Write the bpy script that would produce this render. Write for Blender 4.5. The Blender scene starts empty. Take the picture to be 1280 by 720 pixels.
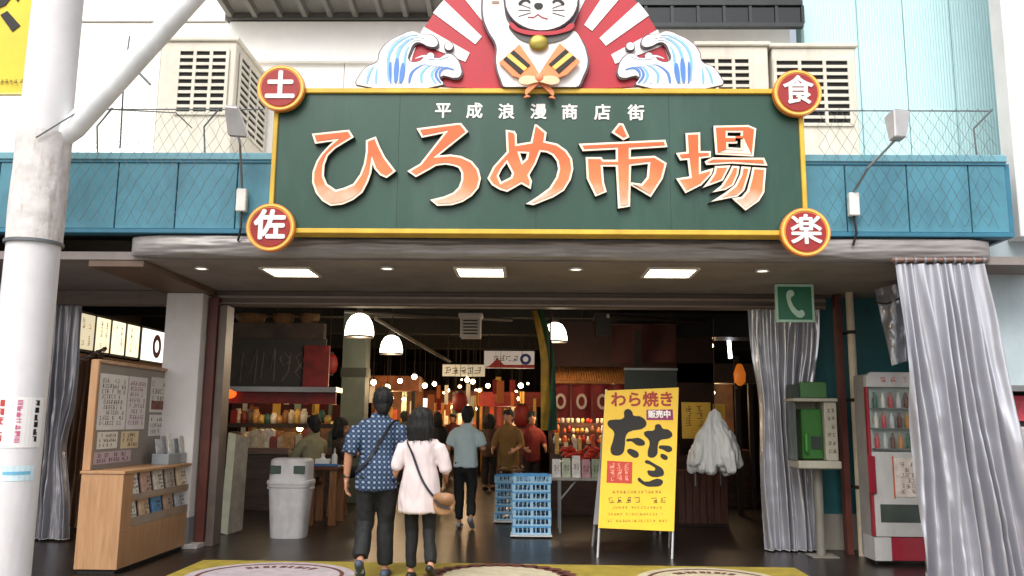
import bpy, bmesh, math, random
from mathutils import Vector, Matrix, noise
random.seed(7)
SC = bpy.context.scene
COL = SC.collection
# ------------------------------------------------------------------ camera
FPX, VX, VY, ROLL, CH = 1050.0, 662.0, 525.0, math.radians(0.55), 1.5
_ph = math.atan((VY-360)/FPX); _ps = math.atan((VX-640)/FPX*math.cos(_ph))
_F = Vector((-math.sin(_ps)*math.cos(_ph), math.cos(_ps)*math.cos(_ph), math.sin(_ph)))
_R0 = Vector((math.cos(_ps), math.sin(_ps), 0)); _U0 = _R0.cross(_F)
_R = math.cos(ROLL)*_R0 + math.sin(ROLL)*_U0; _U = -math.sin(ROLL)*_R0 + math.cos(ROLL)*_U0
cd = bpy.data.cameras.new('camera'); cam = bpy.data.objects.new('camera', cd); COL.objects.link(cam)
cd.sensor_width = 36; cd.lens = 36*FPX/1280; cd.clip_end = 500; cd.clip_start = 0.05
mw = Matrix((( _R.x,_U.x,-_F.x,0),(_R.y,_U.y,-_F.y,0),(_R.z,_U.z,-_F.z,CH),(0,0,0,1)))
cam.matrix_world = mw
SC.camera = cam
# ------------------------------------------------------------------ light
SUN_EL, SUN_AZ = math.radians(50), math.radians(195)      # azimuth clockwise from +Y
w = bpy.data.worlds.new('World'); SC.world = w; w.use_nodes = True
nt = w.node_tree; bg = nt.nodes['Background']
sky = nt.nodes.new('ShaderNodeTexSky'); sky.sky_type = 'NISHITA'; sky.sun_disc = False
sky.sun_elevation = SUN_EL; sky.sun_rotation = SUN_AZ; sky.dust_density = 4; sky.ozone_density = 0.6
hs = nt.nodes.new('ShaderNodeHueSaturation'); hs.inputs['Saturation'].default_value = 0.35
nt.links.new(sky.outputs[0], hs.inputs['Color']); nt.links.new(hs.outputs[0], bg.inputs[0])
bg.inputs[1].default_value = 0.15
sl = bpy.data.lights.new('sun', 'SUN'); sl.energy = 1.5; sl.angle = math.radians(40); sl.color = (1, .97, .92)
so = bpy.data.objects.new('sun', sl); COL.objects.link(so)
_d = Vector((math.sin(SUN_AZ)*math.cos(SUN_EL), math.cos(SUN_AZ)*math.cos(SUN_EL), math.sin(SUN_EL)))
so.rotation_euler = _d.to_track_quat('Z', 'Y').to_euler(); so.location = _d*30
SC.view_settings.view_transform = 'Standard'; SC.view_settings.look = 'None'
SC.view_settings.exposure = 0.55; SC.view_settings.gamma = 1
SC.render.engine = 'CYCLES'
try:
    SC.cycles.use_denoising = True; SC.cycles.denoiser = 'OPENIMAGEDENOISE'
except Exception: pass
SC.cycles.sample_clamp_indirect = 4.0
# ------------------------------------------------------------------ helpers
def ray(x, y): return _F + (x-640)/FPX*_R + (360-y)/FPX*_U
def at(x, y, Y):
    d = ray(x, y); return Vector((0,0,CH)) + d*(Y/d.y)
def gd(x, y, z=0.0):
    d = ray(x, y); return Vector((0,0,CH)) + d*((z-CH)/d.z)
def atx(x, y, X):
    d = ray(x, y); return Vector((0,0,CH)) + d*(X/d.x)
def lin(h):
    h = h.lstrip('#'); r = []
    for i in (0,2,4):
        v = int(h[i:i+2],16)/255; r.append(v/12.92 if v <= .04045 else ((v+.055)/1.055)**2.4)
    return (*r, 1)
MATS = {}
def mat(name, col, rough=.6, metal=0, var=.12, vs=3.0, bump=.0, bs=30, spec=.5, emit=0, ecol=None, alpha=1, trans=0, stretch=None, dirt=0, dcol='#3a3026', coat=0):
    if name in MATS: return MATS[name]
    m = bpy.data.materials.new(name); m.use_nodes = True; n = m.node_tree.nodes; L = m.node_tree.links
    b = n['Principled BSDF']; base = lin(col) if isinstance(col, str) else (*col, 1)
    tc = n.new('ShaderNodeTexCoord'); mp = n.new('ShaderNodeMapping'); L.new(tc.outputs['Object'], mp.inputs['Vector'])
    if stretch: mp.inputs['Scale'].default_value = stretch
    b.inputs['Roughness'].default_value = rough; b.inputs['Metallic'].default_value = metal
    b.inputs['Specular IOR Level'].default_value = spec; b.inputs['Base Color'].default_value = base
    if coat: b.inputs['Coat Weight'].default_value = coat
    if trans: b.inputs['Transmission Weight'].default_value = trans
    if alpha < 1: b.inputs['Alpha'].default_value = alpha
    if var or dirt:
        nz = n.new('ShaderNodeTexNoise'); nz.inputs['Scale'].default_value = vs; nz.inputs['Detail'].default_value = 6; nz.inputs['Roughness'].default_value = .62
        L.new(mp.outputs[0], nz.inputs['Vector'])
        mx = n.new('ShaderNodeMix'); mx.data_type = 'RGBA'
        mx.inputs[6].default_value = tuple(max(0, v*(1-var*1.6)) for v in base[:3])+(1,)
        mx.inputs[7].default_value = tuple(min(1, v*(1+var*1.2)) for v in base[:3])+(1,)
        cr = n.new('ShaderNodeMapRange'); cr.inputs[1].default_value = .3; cr.inputs[2].default_value = .7
        L.new(nz.outputs['Fac'], cr.inputs[0]); L.new(cr.outputs[0], mx.inputs[0]); out = mx.outputs[2]
        if dirt:
            n2 = n.new('ShaderNodeTexNoise'); n2.inputs['Scale'].default_value = vs*.7; n2.inputs['Detail'].default_value = 9; n2.inputs['Roughness'].default_value = .7
            ms = n.new('ShaderNodeMapping'); ms.inputs['Scale'].default_value = (1.6,1.6,.35); ms.inputs['Location'].default_value = (3,7,1)
            L.new(tc.outputs['Object'], ms.inputs['Vector']); L.new(ms.outputs[0], n2.inputs['Vector'])
            r2 = n.new('ShaderNodeMapRange'); r2.inputs[1].default_value = .5; r2.inputs[2].default_value = .78; r2.inputs[4].default_value = dirt
            L.new(n2.outputs['Fac'], r2.inputs[0]); m2 = n.new('ShaderNodeMix'); m2.data_type = 'RGBA'
            L.new(r2.outputs[0], m2.inputs[0]); L.new(out, m2.inputs[6]); m2.inputs[7].default_value = lin(dcol); out = m2.outputs[2]
        L.new(out, b.inputs['Base Color'])
        rr = n.new('ShaderNodeMapRange'); rr.inputs[3].default_value = max(.03, rough*.8); rr.inputs[4].default_value = min(1, rough*1.25)
        L.new(nz.outputs['Fac'], rr.inputs[0]); L.new(rr.outputs[0], b.inputs['Roughness'])
    if bump:
        nb = n.new('ShaderNodeTexNoise'); nb.inputs['Scale'].default_value = bs; nb.inputs['Detail'].default_value = 5
        L.new(mp.outputs[0], nb.inputs['Vector']); bp = n.new('ShaderNodeBump'); bp.inputs['Strength'].default_value = bump; bp.inputs['Distance'].default_value = .02
        L.new(nb.outputs['Fac'], bp.inputs['Height']); L.new(bp.outputs[0], b.inputs['Normal'])
    if emit:
        b.inputs['Emission Color'].default_value = lin(ecol) if ecol else base; b.inputs['Emission Strength'].default_value = emit
    MATS[name] = m; return m
def wood(name, c1, c2, axis='z', rough=.5, scale=1.0):
    m = mat(name, c1, rough, var=.0, bump=.05, bs=60); n = m.node_tree.nodes; L = m.node_tree.links; b = n['Principled BSDF']
    tc = n.new('ShaderNodeTexCoord'); mp = n.new('ShaderNodeMapping'); s = {'x':(1.2,14,14),'y':(14,1.2,14),'z':(14,14,1.2)}[axis]
    mp.inputs['Scale'].default_value = tuple(v*scale for v in s); nz = n.new('ShaderNodeTexNoise'); nz.inputs['Scale'].default_value = 2; nz.inputs['Detail'].default_value = 8
    nz.inputs['Distortion'].default_value = .8
    L.new(tc.outputs['Object'], mp.inputs[0]); L.new(mp.outputs[0], nz.inputs['Vector'])
    mx = n.new('ShaderNodeMix'); mx.data_type = 'RGBA'; mx.inputs[6].default_value = lin(c1); mx.inputs[7].default_value = lin(c2)
    r = n.new('ShaderNodeMapRange'); r.inputs[1].default_value = .35; r.inputs[2].default_value = .65
    L.new(nz.outputs['Fac'], r.inputs[0]); L.new(r.outputs[0], mx.inputs[0]); L.new(mx.outputs[2], b.inputs['Base Color'])
    return m

class MB:
    def __init__(s): s.v = []; s.f = []
    def add(s, vs, fs):
        o = len(s.v); s.v += [tuple(v) for v in vs]; s.f += [tuple(i+o for i in f) for f in fs]; return s
    def box(s, x0, x1, y0, y1, z0, z1):
        return s.add([(x0,y0,z0),(x1,y0,z0),(x1,y1,z0),(x0,y1,z0),(x0,y0,z1),(x1,y0,z1),(x1,y1,z1),(x0,y1,z1)],
            [(0,3,2,1),(4,5,6,7),(0,1,5,4),(1,2,6,5),(2,3,7,6),(3,0,4,7)])
    def obox(s, o, u, v, n, a0, a1, b0, b1, c0, c1):   # oriented box in a frame
        o, u, v, n = Vector(o), Vector(u), Vector(v), Vector(n)
        P = lambda a,b,c: o+u*a+v*b+n*c
        return s.add([P(a0,b0,c0),P(a1,b0,c0),P(a1,b1,c0),P(a0,b1,c0),P(a0,b0,c1),P(a1,b0,c1),P(a1,b1,c1),P(a0,b1,c1)],
            [(0,3,2,1),(4,5,6,7),(0,1,5,4),(1,2,6,5),(2,3,7,6),(3,0,4,7)])
    def tube(s, pts, rad, seg=10, ref=None, cap=True, dome=False):
        pts = [Vector(p) for p in pts]; n = len(pts)
        if not isinstance(rad, (list,)): rad = [rad]*n
        rad = [(r,r) if not isinstance(r, tuple) else r for r in rad]
        if dome:   # add rounded ends
            t0 = (pts[0]-pts[1]).normalized(); t1 = (pts[-1]-pts[-2]).normalized()
            a, b = rad[0], rad[-1]; P, Rr = [], []
            for k in (.97,.8,.45):
                m = min(a); P.append(pts[0]+t0*m*k); q = math.sqrt(1-k*k); Rr.append((a[0]*q, a[1]*q))
            P2, R2 = [], []
            for k in (.45,.8,.97):
                m = min(b); P2.append(pts[-1]+t1*m*k); q = math.sqrt(1-k*k); R2.append((b[0]*q, b[1]*q))
            pts = P+pts+P2; rad = Rr+rad+R2; n = len(pts)
        o = len(s.v); ref = Vector(ref) if ref else None
        for i in range(n):
            t = (pts[min(i+1,n-1)]-pts[max(i-1,0)])
            t = t.normalized() if t.length > 1e-9 else Vector((0,0,1))
            rf = ref or (Vector((1,0,0)) if abs(t.x) < .8 else Vector((0,1,0)))
            a = (rf - t*rf.dot(t)).normalized(); b = t.cross(a)
            for k in range(seg):
                an = 2*math.pi*k/seg; s.v.append(tuple(pts[i]+a*math.cos(an)*rad[i][0]+b*math.sin(an)*rad[i][1]))
        for i in range(n-1):
            for k in range(seg):
                k2 = (k+1)%seg; s.f.append((o+i*seg+k, o+i*seg+k2, o+(i+1)*seg+k2, o+(i+1)*seg+k))
        if cap:
            s.f.append(tuple(o+k for k in reversed(range(seg)))); s.f.append(tuple(o+(n-1)*seg+k for k in range(seg)))
        return s
    def lathe(s, c, prof, seg=20, cap=True):     # prof: (r,z)
        c = Vector(c); o = len(s.v)
        for r,z in prof:
            for k in range(seg):
                a = 2*math.pi*k/seg; s.v.append((c.x+r*math.cos(a), c.y+r*math.sin(a), c.z+z))
        for i in range(len(prof)-1):
            for k in range(seg):
                k2 = (k+1)%seg; s.f.append((o+i*seg+k, o+i*seg+k2, o+(i+1)*seg+k2, o+(i+1)*seg+k))
        if cap:
            s.f.append(tuple(o+k for k in reversed(range(seg)))); e = o+(len(prof)-1)*seg; s.f.append(tuple(e+k for k in range(seg)))
        return s
    def ell(s, c, r, seg=12, rings=8):
        c = Vector(c); pr = []
        o = len(s.v)
        for i in range(1, rings):
            t = math.pi*i/rings
            for k in range(seg):
                a = 2*math.pi*k/seg; s.v.append((c.x+r[0]*math.sin(t)*math.cos(a), c.y+r[1]*math.sin(t)*math.sin(a), c.z-r[2]*math.cos(t)))
        for i in range(rings-2):
            for k in range(seg):
                k2 = (k+1)%seg; s.f.append((o+i*seg+k, o+i*seg+k2, o+(i+1)*seg+k2, o+(i+1)*seg+k))
        b = len(s.v); s.v.append((c.x,c.y,c.z-r[2])); s.v.append((c.x,c.y,c.z+r[2])); e = o+(rings-2)*seg
        for k in range(seg):
            k2 = (k+1)%seg; s.f.append((o+k2, o+k, b)); s.f.append((e+k, e+k2, b+1))
        return s
    def grid(s, fn, nu, nv):
        o = len(s.v)
        for j in range(nv+1):
            for i in range(nu+1): s.v.append(tuple(fn(i/nu, j/nv)))
        for j in range(nv):
            for i in range(nu):
                a = o+j*(nu+1)+i; s.f.append((a, a+1, a+nu+2, a+nu+1))
        return s
    def prism(s, pts, y0, y1):    # polygon of (x,z) extruded along y
        n = len(pts); return s.add([(x,y0,z) for x,z in pts]+[(x,y1,z) for x,z in pts],
            [tuple(range(n)), tuple(reversed(range(n,2*n)))]+[(i, i+n, (i+1)%n+n, (i+1)%n) for i in range(n)])
def wloc(o):
    v = Vector((0,0,0))
    while o: v = v+o.location; o = o.parent
    return v
def props(o, label=None, cat=None, group=None, kind=None):
    if label: o['label'] = label
    if cat: o['category'] = cat
    if group: o['group'] = group
    if kind: o['kind'] = kind
    return o
def obj(name, mb, m, parent=None, smooth=False, bevel=0, **k):
    me = mb if isinstance(mb, bpy.types.Mesh) else None
    p = wloc(parent)
    if me is None:
        me = bpy.data.meshes.new(name); me.from_pydata([(v[0]-p.x, v[1]-p.y, v[2]-p.z) for v in mb.v], [], mb.f)
        bm = bmesh.new(); bm.from_mesh(me); bmesh.ops.recalc_face_normals(bm, faces=bm.faces)
        if bevel: bmesh.ops.bevel(bm, geom=bm.edges[:], offset=bevel, segments=1, affect='EDGES', clamp_overlap=True)
        bm.to_mesh(me); bm.free()
    elif p.length > 0: me.transform(Matrix.Translation(-p))
    if m and not me.materials: me.materials.append(m)
    if smooth:
        me.polygons.foreach_set('use_smooth', [True]*len(me.polygons))
        if smooth != True:
            try: me.set_sharp_from_angle(angle=math.radians(smooth))
            except Exception: pass
    o = bpy.data.objects.new(name, me); COL.objects.link(o)
    if parent: o.parent = parent
    return props(o, **k)
def T(name, label, cat, loc=(0,0,0), group=None):
    o = bpy.data.objects.new(name, None); COL.objects.link(o); o.location = loc; o.empty_display_size = .1
    return props(o, label, cat, group)
def copy_tree(o, parent=None):
    c = o.copy(); COL.objects.link(c); c.parent = parent
    for ch in list(o.children): copy_tree(ch, c)
    return c
def frame(o, u, v):
    u = Vector(u).normalized(); v = Vector(v).normalized(); n = u.cross(v)
    return Matrix(((u.x,v.x,n.x,o[0]),(u.y,v.y,n.y,o[1]),(u.z,v.z,n.z,o[2]),(0,0,0,1)))
FRONT = lambda X, Y, Z: frame((X,Y,Z), (1,0,0), (0,0,1))   # normal toward -Y (the street)
def _curve_mesh(cu, M):
    cu.dimensions = '2D'; cu.fill_mode = 'BOTH'
    t = bpy.data.objects.new('tmp', cu); COL.objects.link(t)
    dg = bpy.context.evaluated_depsgraph_get(); dg.update()
    me = bpy.data.meshes.new_from_object(t.evaluated_get(dg)); bpy.data.objects.remove(t)
    me.materials.clear()
    me.transform(M); return me
def shape(contours, M, depth=.01, off=0, smooth=False):
    """filled 2D outline(s), even-odd holes, in frame M, thickness depth toward the viewer"""
    cu = bpy.data.curves.new('s', 'CURVE')
    for c in contours:
        if smooth:
            sp = cu.splines.new('BEZIER'); sp.bezier_points.add(len(c)-1)
            for b, p in zip(sp.bezier_points, c): b.co = (p[0],p[1],0); b.handle_left_type = b.handle_right_type = 'AUTO'
            sp.resolution_u = 4
        else:
            sp = cu.splines.new('POLY'); sp.points.add(len(c)-1)
            for b, p in zip(sp.points, c): b.co = (p[0],p[1],0,1)
        sp.use_cyclic_u = True
    cu.extrude = depth/2; cu.offset = off
    return _curve_mesh(cu, M @ Matrix.Translation((0,0,depth/2)))
def text(s, M, size, depth=.006, off=0, align='CENTER', squash=1):
    cu = bpy.data.curves.new('t', 'FONT'); cu.body = s; cu.size = size; cu.align_x = align; cu.align_y = 'CENTER'
    cu.extrude = depth/2; cu.resolution_u = 3
    me = _curve_mesh(cu, Matrix.Translation((0,0,depth/2)) @ Matrix.Diagonal((squash,1,1,1)))
    if off:      # embolden: the same outline struck several times, each a hair deeper
        mb = MB(); vs = [v.co.copy() for v in me.vertices]; fs = [tuple(p.vertices) for p in me.polygons]
        for k in range(9):
            a = k*math.pi/4; r_ = off if k < 8 else 0; dz = .00025*k
            mb.add([Vector((v.x+r_*math.cos(a), v.y+r_*math.sin(a), v.z+(dz if v.z > depth*.5 else -dz*.1))) for v in vs], fs)
        me = bpy.data.meshes.new('t'); me.from_pydata(mb.v, [], mb.f)
    me.transform(M); return me
def marks(mb, M, w, h, rows, cols, fill=.8, seed=1, d=.002, vertical=False):
    """tiny illegible print: strokes in character cells"""
    r = random.Random(seed); cw, ch = w/cols, h/rows
    for j in range(rows):
        for i in range(cols):
            if r.random() > fill: continue
            cx, cy = -w/2+(i+.5)*cw, h/2-(j+.5)*ch; s = min(cw, ch)*.40; st = []
            nh, nv = r.randint(2,3), r.randint(1,2)
            for k in range(nh):
                y = cy+s*(.85-1.7*k/max(1,nh-1)) if nh > 1 else cy; a0 = r.choice((-1,-1,-.5,.0)); a1 = r.choice((1,1,.6))
                st.append((cx+a0*s, cx+a1*s, y-s*.11, y+s*.11))
            for k in range(nv):
                x = cx+s*r.choice((-.75,-.35,0,.35,.75)); st.append((x-s*.11, x+s*.11, cy-s*r.choice((1,.9,.4)), cy+s*r.choice((1,.9,.5))))
            if r.random() < .7: st.append((cx+s*r.uniform(-.6,.2), cx+s*r.uniform(.3,.8), cy-s*.1-s*r.uniform(0,.6), cy+s*.12-s*r.uniform(0,.3)))
            jx_, jy_ = r.uniform(-.15,.15)*s, r.uniform(-.12,.12)*s; sh_ = r.uniform(-.18,.18)
            for q_, a in enumerate(st):
                p = [M @ Vector((x+jx_+(y-cy)*sh_,y+jy_+(x-cx)*.12,z)) for z in (0,d+.0002*q_) for x,y in ((a[0],a[2]),(a[1],a[2]),(a[1],a[3]),(a[0],a[3]))]
                mb.add(p, [(3,2,1,0),(4,5,6,7),(0,1,5,4),(1,2,6,5),(2,3,7,6),(3,0,4,7)])
    return mb
def remesh(mb, vox, smooth=4, folds=0, fs=8.0, fz=.35, seed=0):
    me = bpy.data.meshes.new('r'); me.from_pydata(mb.v, [], mb.f)
    bm = bmesh.new(); bm.from_mesh(me); bmesh.ops.recalc_face_normals(bm, faces=bm.faces); bm.to_mesh(me); bm.free()
    t = bpy.data.objects.new('tmp', me); COL.objects.link(t)
    m = t.modifiers.new('r','REMESH'); m.mode = 'VOXEL'; m.voxel_size = vox
    s = t.modifiers.new('s','SMOOTH'); s.factor = .5; s.iterations = smooth
    dg = bpy.context.evaluated_depsgraph_get(); dg.update()
    out = bpy.data.meshes.new_from_object(t.evaluated_get(dg)); bpy.data.objects.remove(t)
    if folds:
        nn = [v.normal.copy() for v in out.vertices]
        for v, n in zip(out.vertices, nn):
            p = v.co; q = Vector((p.x*fs+seed, p.y*fs, p.z*fs*fz + p.x*fs*.5))
            k = noise.noise(q)*.7 + noise.noise(q*2.3)*.3
            v.co += n*folds*(k+.25)
    return out

# ------------------------------------------------------------------ materials
M_blue = mat('fascia_blue', '#4a8598', .5, var=.14, vs=2.5, dirt=.7, dcol='#2c5566', bump=.03, bs=12)
M_bluedk = mat('fascia_trim', '#2f6f88', .4, var=.1, dirt=.3, dcol='#20404c')
M_white = mat('upper_wall_white', '#f3f1ec', .7, var=.04, vs=1.5, dirt=.25, dcol='#9a8f80', bump=.05)
M_cyan = mat('cyan_cladding', '#bfe3e7', .5, var=.04, vs=1, dirt=.12, dcol='#8fb5b8')
M_soffit = mat('soffit', '#8a817d', .7, var=.12, vs=2, dirt=.4, dcol='#4a3c34', bump=.05)
M_lintel = mat('lintel', '#6b5d55', .55, var=.15, vs=3, dirt=.5, dcol='#32261f', stretch=(.4,1,3))
M_black = mat('hall_black', '#15130f', .8, var=.3)
M_dark = mat('hall_dark_brown', '#2a1c14', .7, var=.35, vs=2, dirt=.4, dcol='#120c08')
M_floor = mat('floor_tile', '#2b2320', .22, var=.25, vs=1.2, dirt=.4, dcol='#4a3d35', bump=.02, bs=6)
M_slot = mat('slot_black', '#0b0b0b', .8, var=0)
M_beige = mat('vent_beige', '#d4cec0', .6, var=.07, dirt=.35, dcol='#8a7b68')
M_steel = mat('grey_steel', '#8f9092', .35, metal=.7, var=.1)
M_wire = mat('wire', '#6d7173', .5, metal=.5, var=.1)
M_silver = mat('silver_vinyl', '#b9b9c0', .20, metal=.55, var=.01, vs=1.0, spec=.6)
M_silver2 = mat('silver_vinyl_dull', '#9c9ba2', .22, metal=.5, var=.02, vs=1.5, bump=.03, bs=5, dirt=.12, dcol='#6a655f')
M_poleconc = mat('pole_paint', '#d9d7d8', .6, var=.05, vs=3, dirt=.4, dcol='#a39a9a', bump=.04)

# ------------------------------------------------------------------ setting: ground
YF, YD, ZC = 8.1, 10.2, 3.05
def tile_mat(name, col, joint, size, rough, var=.25):
    m = mat(name, col, rough, var=var, vs=1.1, dirt=.35, dcol='#3d332d', bump=.0)
    n = m.node_tree.nodes; L = m.node_tree.links; b = n['Principled BSDF']
    br = n.new('ShaderNodeTexBrick'); br.offset = .0; br.inputs['Scale'].default_value = 1; br.inputs['Brick Width'].default_value = size; br.inputs['Row Height'].default_value = size
    br.inputs['Mortar Size'].default_value = .004; br.inputs['Color1'].default_value = (1,1,1,1); br.inputs['Color2'].default_value = (.7,.7,.7,1); br.inputs['Mortar'].default_value = (0,0,0,1)
    tc = n.new('ShaderNodeTexCoord'); L.new(tc.outputs['Object'], br.inputs['Vector'])
    src = b.inputs['Base Color'].links[0].from_socket
    mx = n.new('ShaderNodeMix'); mx.data_type = 'RGBA'; mx.blend_type = 'MULTIPLY'; mx.inputs[0].default_value = .55
    L.new(src, mx.inputs[6]); L.new(br.outputs['Color'], mx.inputs[7]); L.new(mx.outputs[2], b.inputs['Base Color'])
    bp = n.new('ShaderNodeBump'); bp.inputs['Strength'].default_value = .3; bp.inputs['Distance'].default_value = .004
    L.new(br.outputs['Color'], bp.inputs['Height']); L.new(bp.outputs[0], b.inputs['Normal'])
    return m
obj('ground', MB().box(-120,120,-120,120,-.3,-.02), mat('paving', '#7d7771', .8, var=.15, vs=2, bump=.1), kind='structure')
obj('floor', MB().box(-9,9,7.4,34,-.019,0), tile_mat('entrance_floor', '#231c19', '#000', .45, .30), kind='structure')

# ------------------------------------------------------------------ market building
B = T('market_building', 'market hall with blue canopy fascia, open dark entrance and white upper storey', 'building', (0,YD,0))
ZT, ZB = 4.13, 3.30
x = -8.0; i = 0
jx = [-8.15+.605*k for k in range(26)]
XR = 4.69
off = at(146,240,YF).x - min(jx, key=lambda v: abs(v-at(146,240,YF).x))
jx = [v+off for v in jx]
for a, b_ in zip(jx, jx[1:]):
    if a >= XR-.1: break
    b_ = min(b_, XR)
    if XR-b_ < .12: b_ = XR
    obj('fascia_panel', MB().box(a+.006, b_-.006, YF, YF+.05, ZB+.05, ZT-.10), M_blue, B, bevel=.004)
    if b_ == XR: break
obj('fascia_backing', MB().box(-8.2, XR-.004, YF+.03, YF+.18, ZB+.006, ZT-.02), mat('joint_dark','#1c3a46',.7,var=.1), B)
obj('fascia_coping', MB().box(-8.2, XR+.012, YF-.025, YF+.30, ZT-.075, ZT), mat('coping_blue','#6c9fae',.4,var=.08,dirt=.3,dcol='#35616f'), B, bevel=.008)
obj('fascia_lip', MB().box(-8.2, XR+.006, YF-.012, YF+.05, ZT-.10, ZT-.077), M_bluedk, B)
obj('fascia_sill', MB().box(-8.2, XR+.008, YF-.02, YF+.10, ZB, ZB+.045), M_bluedk, B, bevel=.006)
obj('fascia_end', MB().box(XR-.002, XR+.05, YF+.02, YD, ZB+.01, ZT-.08), M_bluedk, B)
# vinyl-wrapped beam
def beamfn(u, v):
    X = -3.97 + u*(4.50+3.97); a = v*math.pi*1.15-.1
    k = noise.noise(Vector((X*.8, v*6, 1.3)))*.6 + noise.noise(Vector((X*1.7, v*15, 4)))*.6 + noise.noise(Vector((X*4+v*5, v*30, 8)))*.45
    e = min(1, u*30, (1-u)*40); e = math.sqrt(max(0,e))
    return (X, YF+.05-(.085+.022*k)*math.sin(a)*e, 3.175+(.118+.010*k)*math.cos(a)*(.75+.25*e))
obj('wrapped_beam', MB().grid(beamfn, 420, 30), mat('beam_vinyl','#8d8886',.36,metal=.2,var=.10,vs=5,dirt=.25,dcol='#5e5550',stretch=(.5,1,3),bump=.05,bs=10), B, smooth=True)
obj('canopy_roof', MB().box(-8.2, XR-.01, YF+.1, YD+.1, ZT-.16, ZT-.09), M_white, B)
obj('canopy_ceiling', MB().box(-8.2, 5.2, YF+.09, YD+.35, ZC, ZC+.08), M_soffit, B)
obj('beam_soffit', MB().box(-4.42, -3.86, YF+.10, YD-.05, ZC-.07, ZC-.003), mat('beam_brown','#6a5446',.6,var=.15,dirt=.4), B, bevel=.004)
obj('lintel', MB().box(-8.2, 3.62, YD+.02, YD+.22, 2.87, ZC-.004), M_lintel, B, bevel=.006)
obj('lintel_trim', MB().box(-3.84, 3.60, YD-.03, YD+.018, 2.955, 2.985).box(-3.84,3.60,YD-.02,YD+.018,2.885,2.90), mat('lintel_trim','#857770',.4,var=.1), B)
c = at(241,400,YD)
col = obj('column', MB().box(-4.37,-3.93,YD-.25,YD+.20,.34,2.978), mat('column_plaster','#d3d0d0',.55,var=.05,dirt=.2,dcol='#8b837e',bump=.04), B, bevel=.006)
obj('column_base', MB().box(-4.385,-3.915,YD-.265,YD+.215,.05,.35), mat('base_grey','#6f7074',.6,var=.1,dirt=.3), col, bevel=.006)
obj('column_plinth', MB().box(-4.40,-3.80,YD-.28,YD+.30,0,.052), mat('plinth','#b8b3ac',.6,dirt=.4), col, bevel=.004)
obj('door_jamb', MB().box(-3.91,-3.80,YD-.10,YD+.21,.054,2.95), mat('jamb_red_brown','#5d2f28',.45,var=.2,dirt=.4,dcol='#2a1510'), B, bevel=.004)
obj('door_track', MB().box(-3.795,-3.70,YD-.05,YD+.20,.0,2.86), mat('track','#6d625c',.45,metal=.3,var=.15,dirt=.3), B, bevel=.004)
# right side of the entrance
obj('teal_wall', MB().box(3.55,6.4,10.5,10.66,.42,ZC-.002), mat('teal_paint','#1f5f63',.5,var=.15,vs=2,dirt=.4,dcol='#123a3c'), B)
obj('wall_base', MB().box(3.54,6.4,10.485,10.66,0,.418), mat('base_beige','#8d877d',.7,dirt=.4), B, bevel=.004)
pp = obj('drain_post', MB().tube([(3.84,10.05,0),(3.84,10.05,ZC)],.045,14), mat('post_cream','#cdbfa5',.5,var=.1,dirt=.4), B, smooth=40)
for z in (.75,1.75,2.55): obj('clamp', MB().tube([(3.84,10.05,z),(3.84,10.05,z+.04)],.055,14).box(3.79,3.89,10.09,10.2,z+.005,z+.035), M_dark, pp)
obj('jamb_trim', MB().box(3.70,3.77,10.12,10.24,0,ZC-.004), mat('jamb_red_brown','#5d2f28'), B, bevel=.004)
# upper storey
obj('upper_wall', MB().box(-14,3.3,YD+.05,YD+.3,3.9,6.62), M_white, B)
obj('upper_wall', MB().box(-14,-3.98,YD-.02,YD+.049,6.60,10), M_white, B)
for X in [-13.2+1.2*k for k in range(13)]:
    obj('wall_panel', MB().box(X+.004,X+1.196,YD+.01,YD+.052,4.05,6.58), M_white, B, bevel=.003)
obj('wall_band', MB().box(-3.9,3.3,YD-.06,YD+.012,6.02,6.57), mat('band_white','#f5f4f0',.6,var=.03,dirt=.1,dcol='#b0a898'), B, bevel=.01)
def rib(u, v):
    X = -3.95+u*7.3; t = (X*3.1)%1; h = .07 if .12 < t < .88 else 0
    return (X, YD-.08-v*.5, 6.60+h+v*.03)
obj('corrugated_eave', MB().grid(rib, 360, 2), mat('corrugated_grey','#77756f',.5,metal=.3,var=.2,vs=2,dirt=.4,stretch=(1,.4,1)), B)
obj('eave_beam', MB().box(-3.95,3.36,YD-.10,YD+.02,6.585,6.66), mat('eave_beam','#55534f',.6), B)
p0, p1 = at(775,30,9.6), at(1004,30,9.6)
wn = obj('window_frame', MB().box(p0.x,p1.x,9.58,9.66,at(880,34,9.6).z,at(880,29,9.6).z).box(p0.x,p1.x,9.58,9.66,at(880,7,9.6).z,at(880,1,9.6).z), mat('alu_dark','#3a3d3e',.4,metal=.5), B)
zz0, zz1 = at(880,29,9.6).z+.003, at(880,7,9.6).z-.003
n_ = 7
for k in range(n_):
    a = p0.x+(p1.x-p0.x)*k/n_; b_ = p0.x+(p1.x-p0.x)*(k+1)/n_
    obj('pane', MB().box(a+.02,b_-.02,9.615,9.63,zz0,zz1), mat('dark_glass','#0d1213',.08,var=0,spec=.7), wn)
    obj('mullion', MB().box(b_-.018,b_+.018,9.59,9.65,zz0,zz1), mat('alu_dark','#3a3d3e'), wn)
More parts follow.
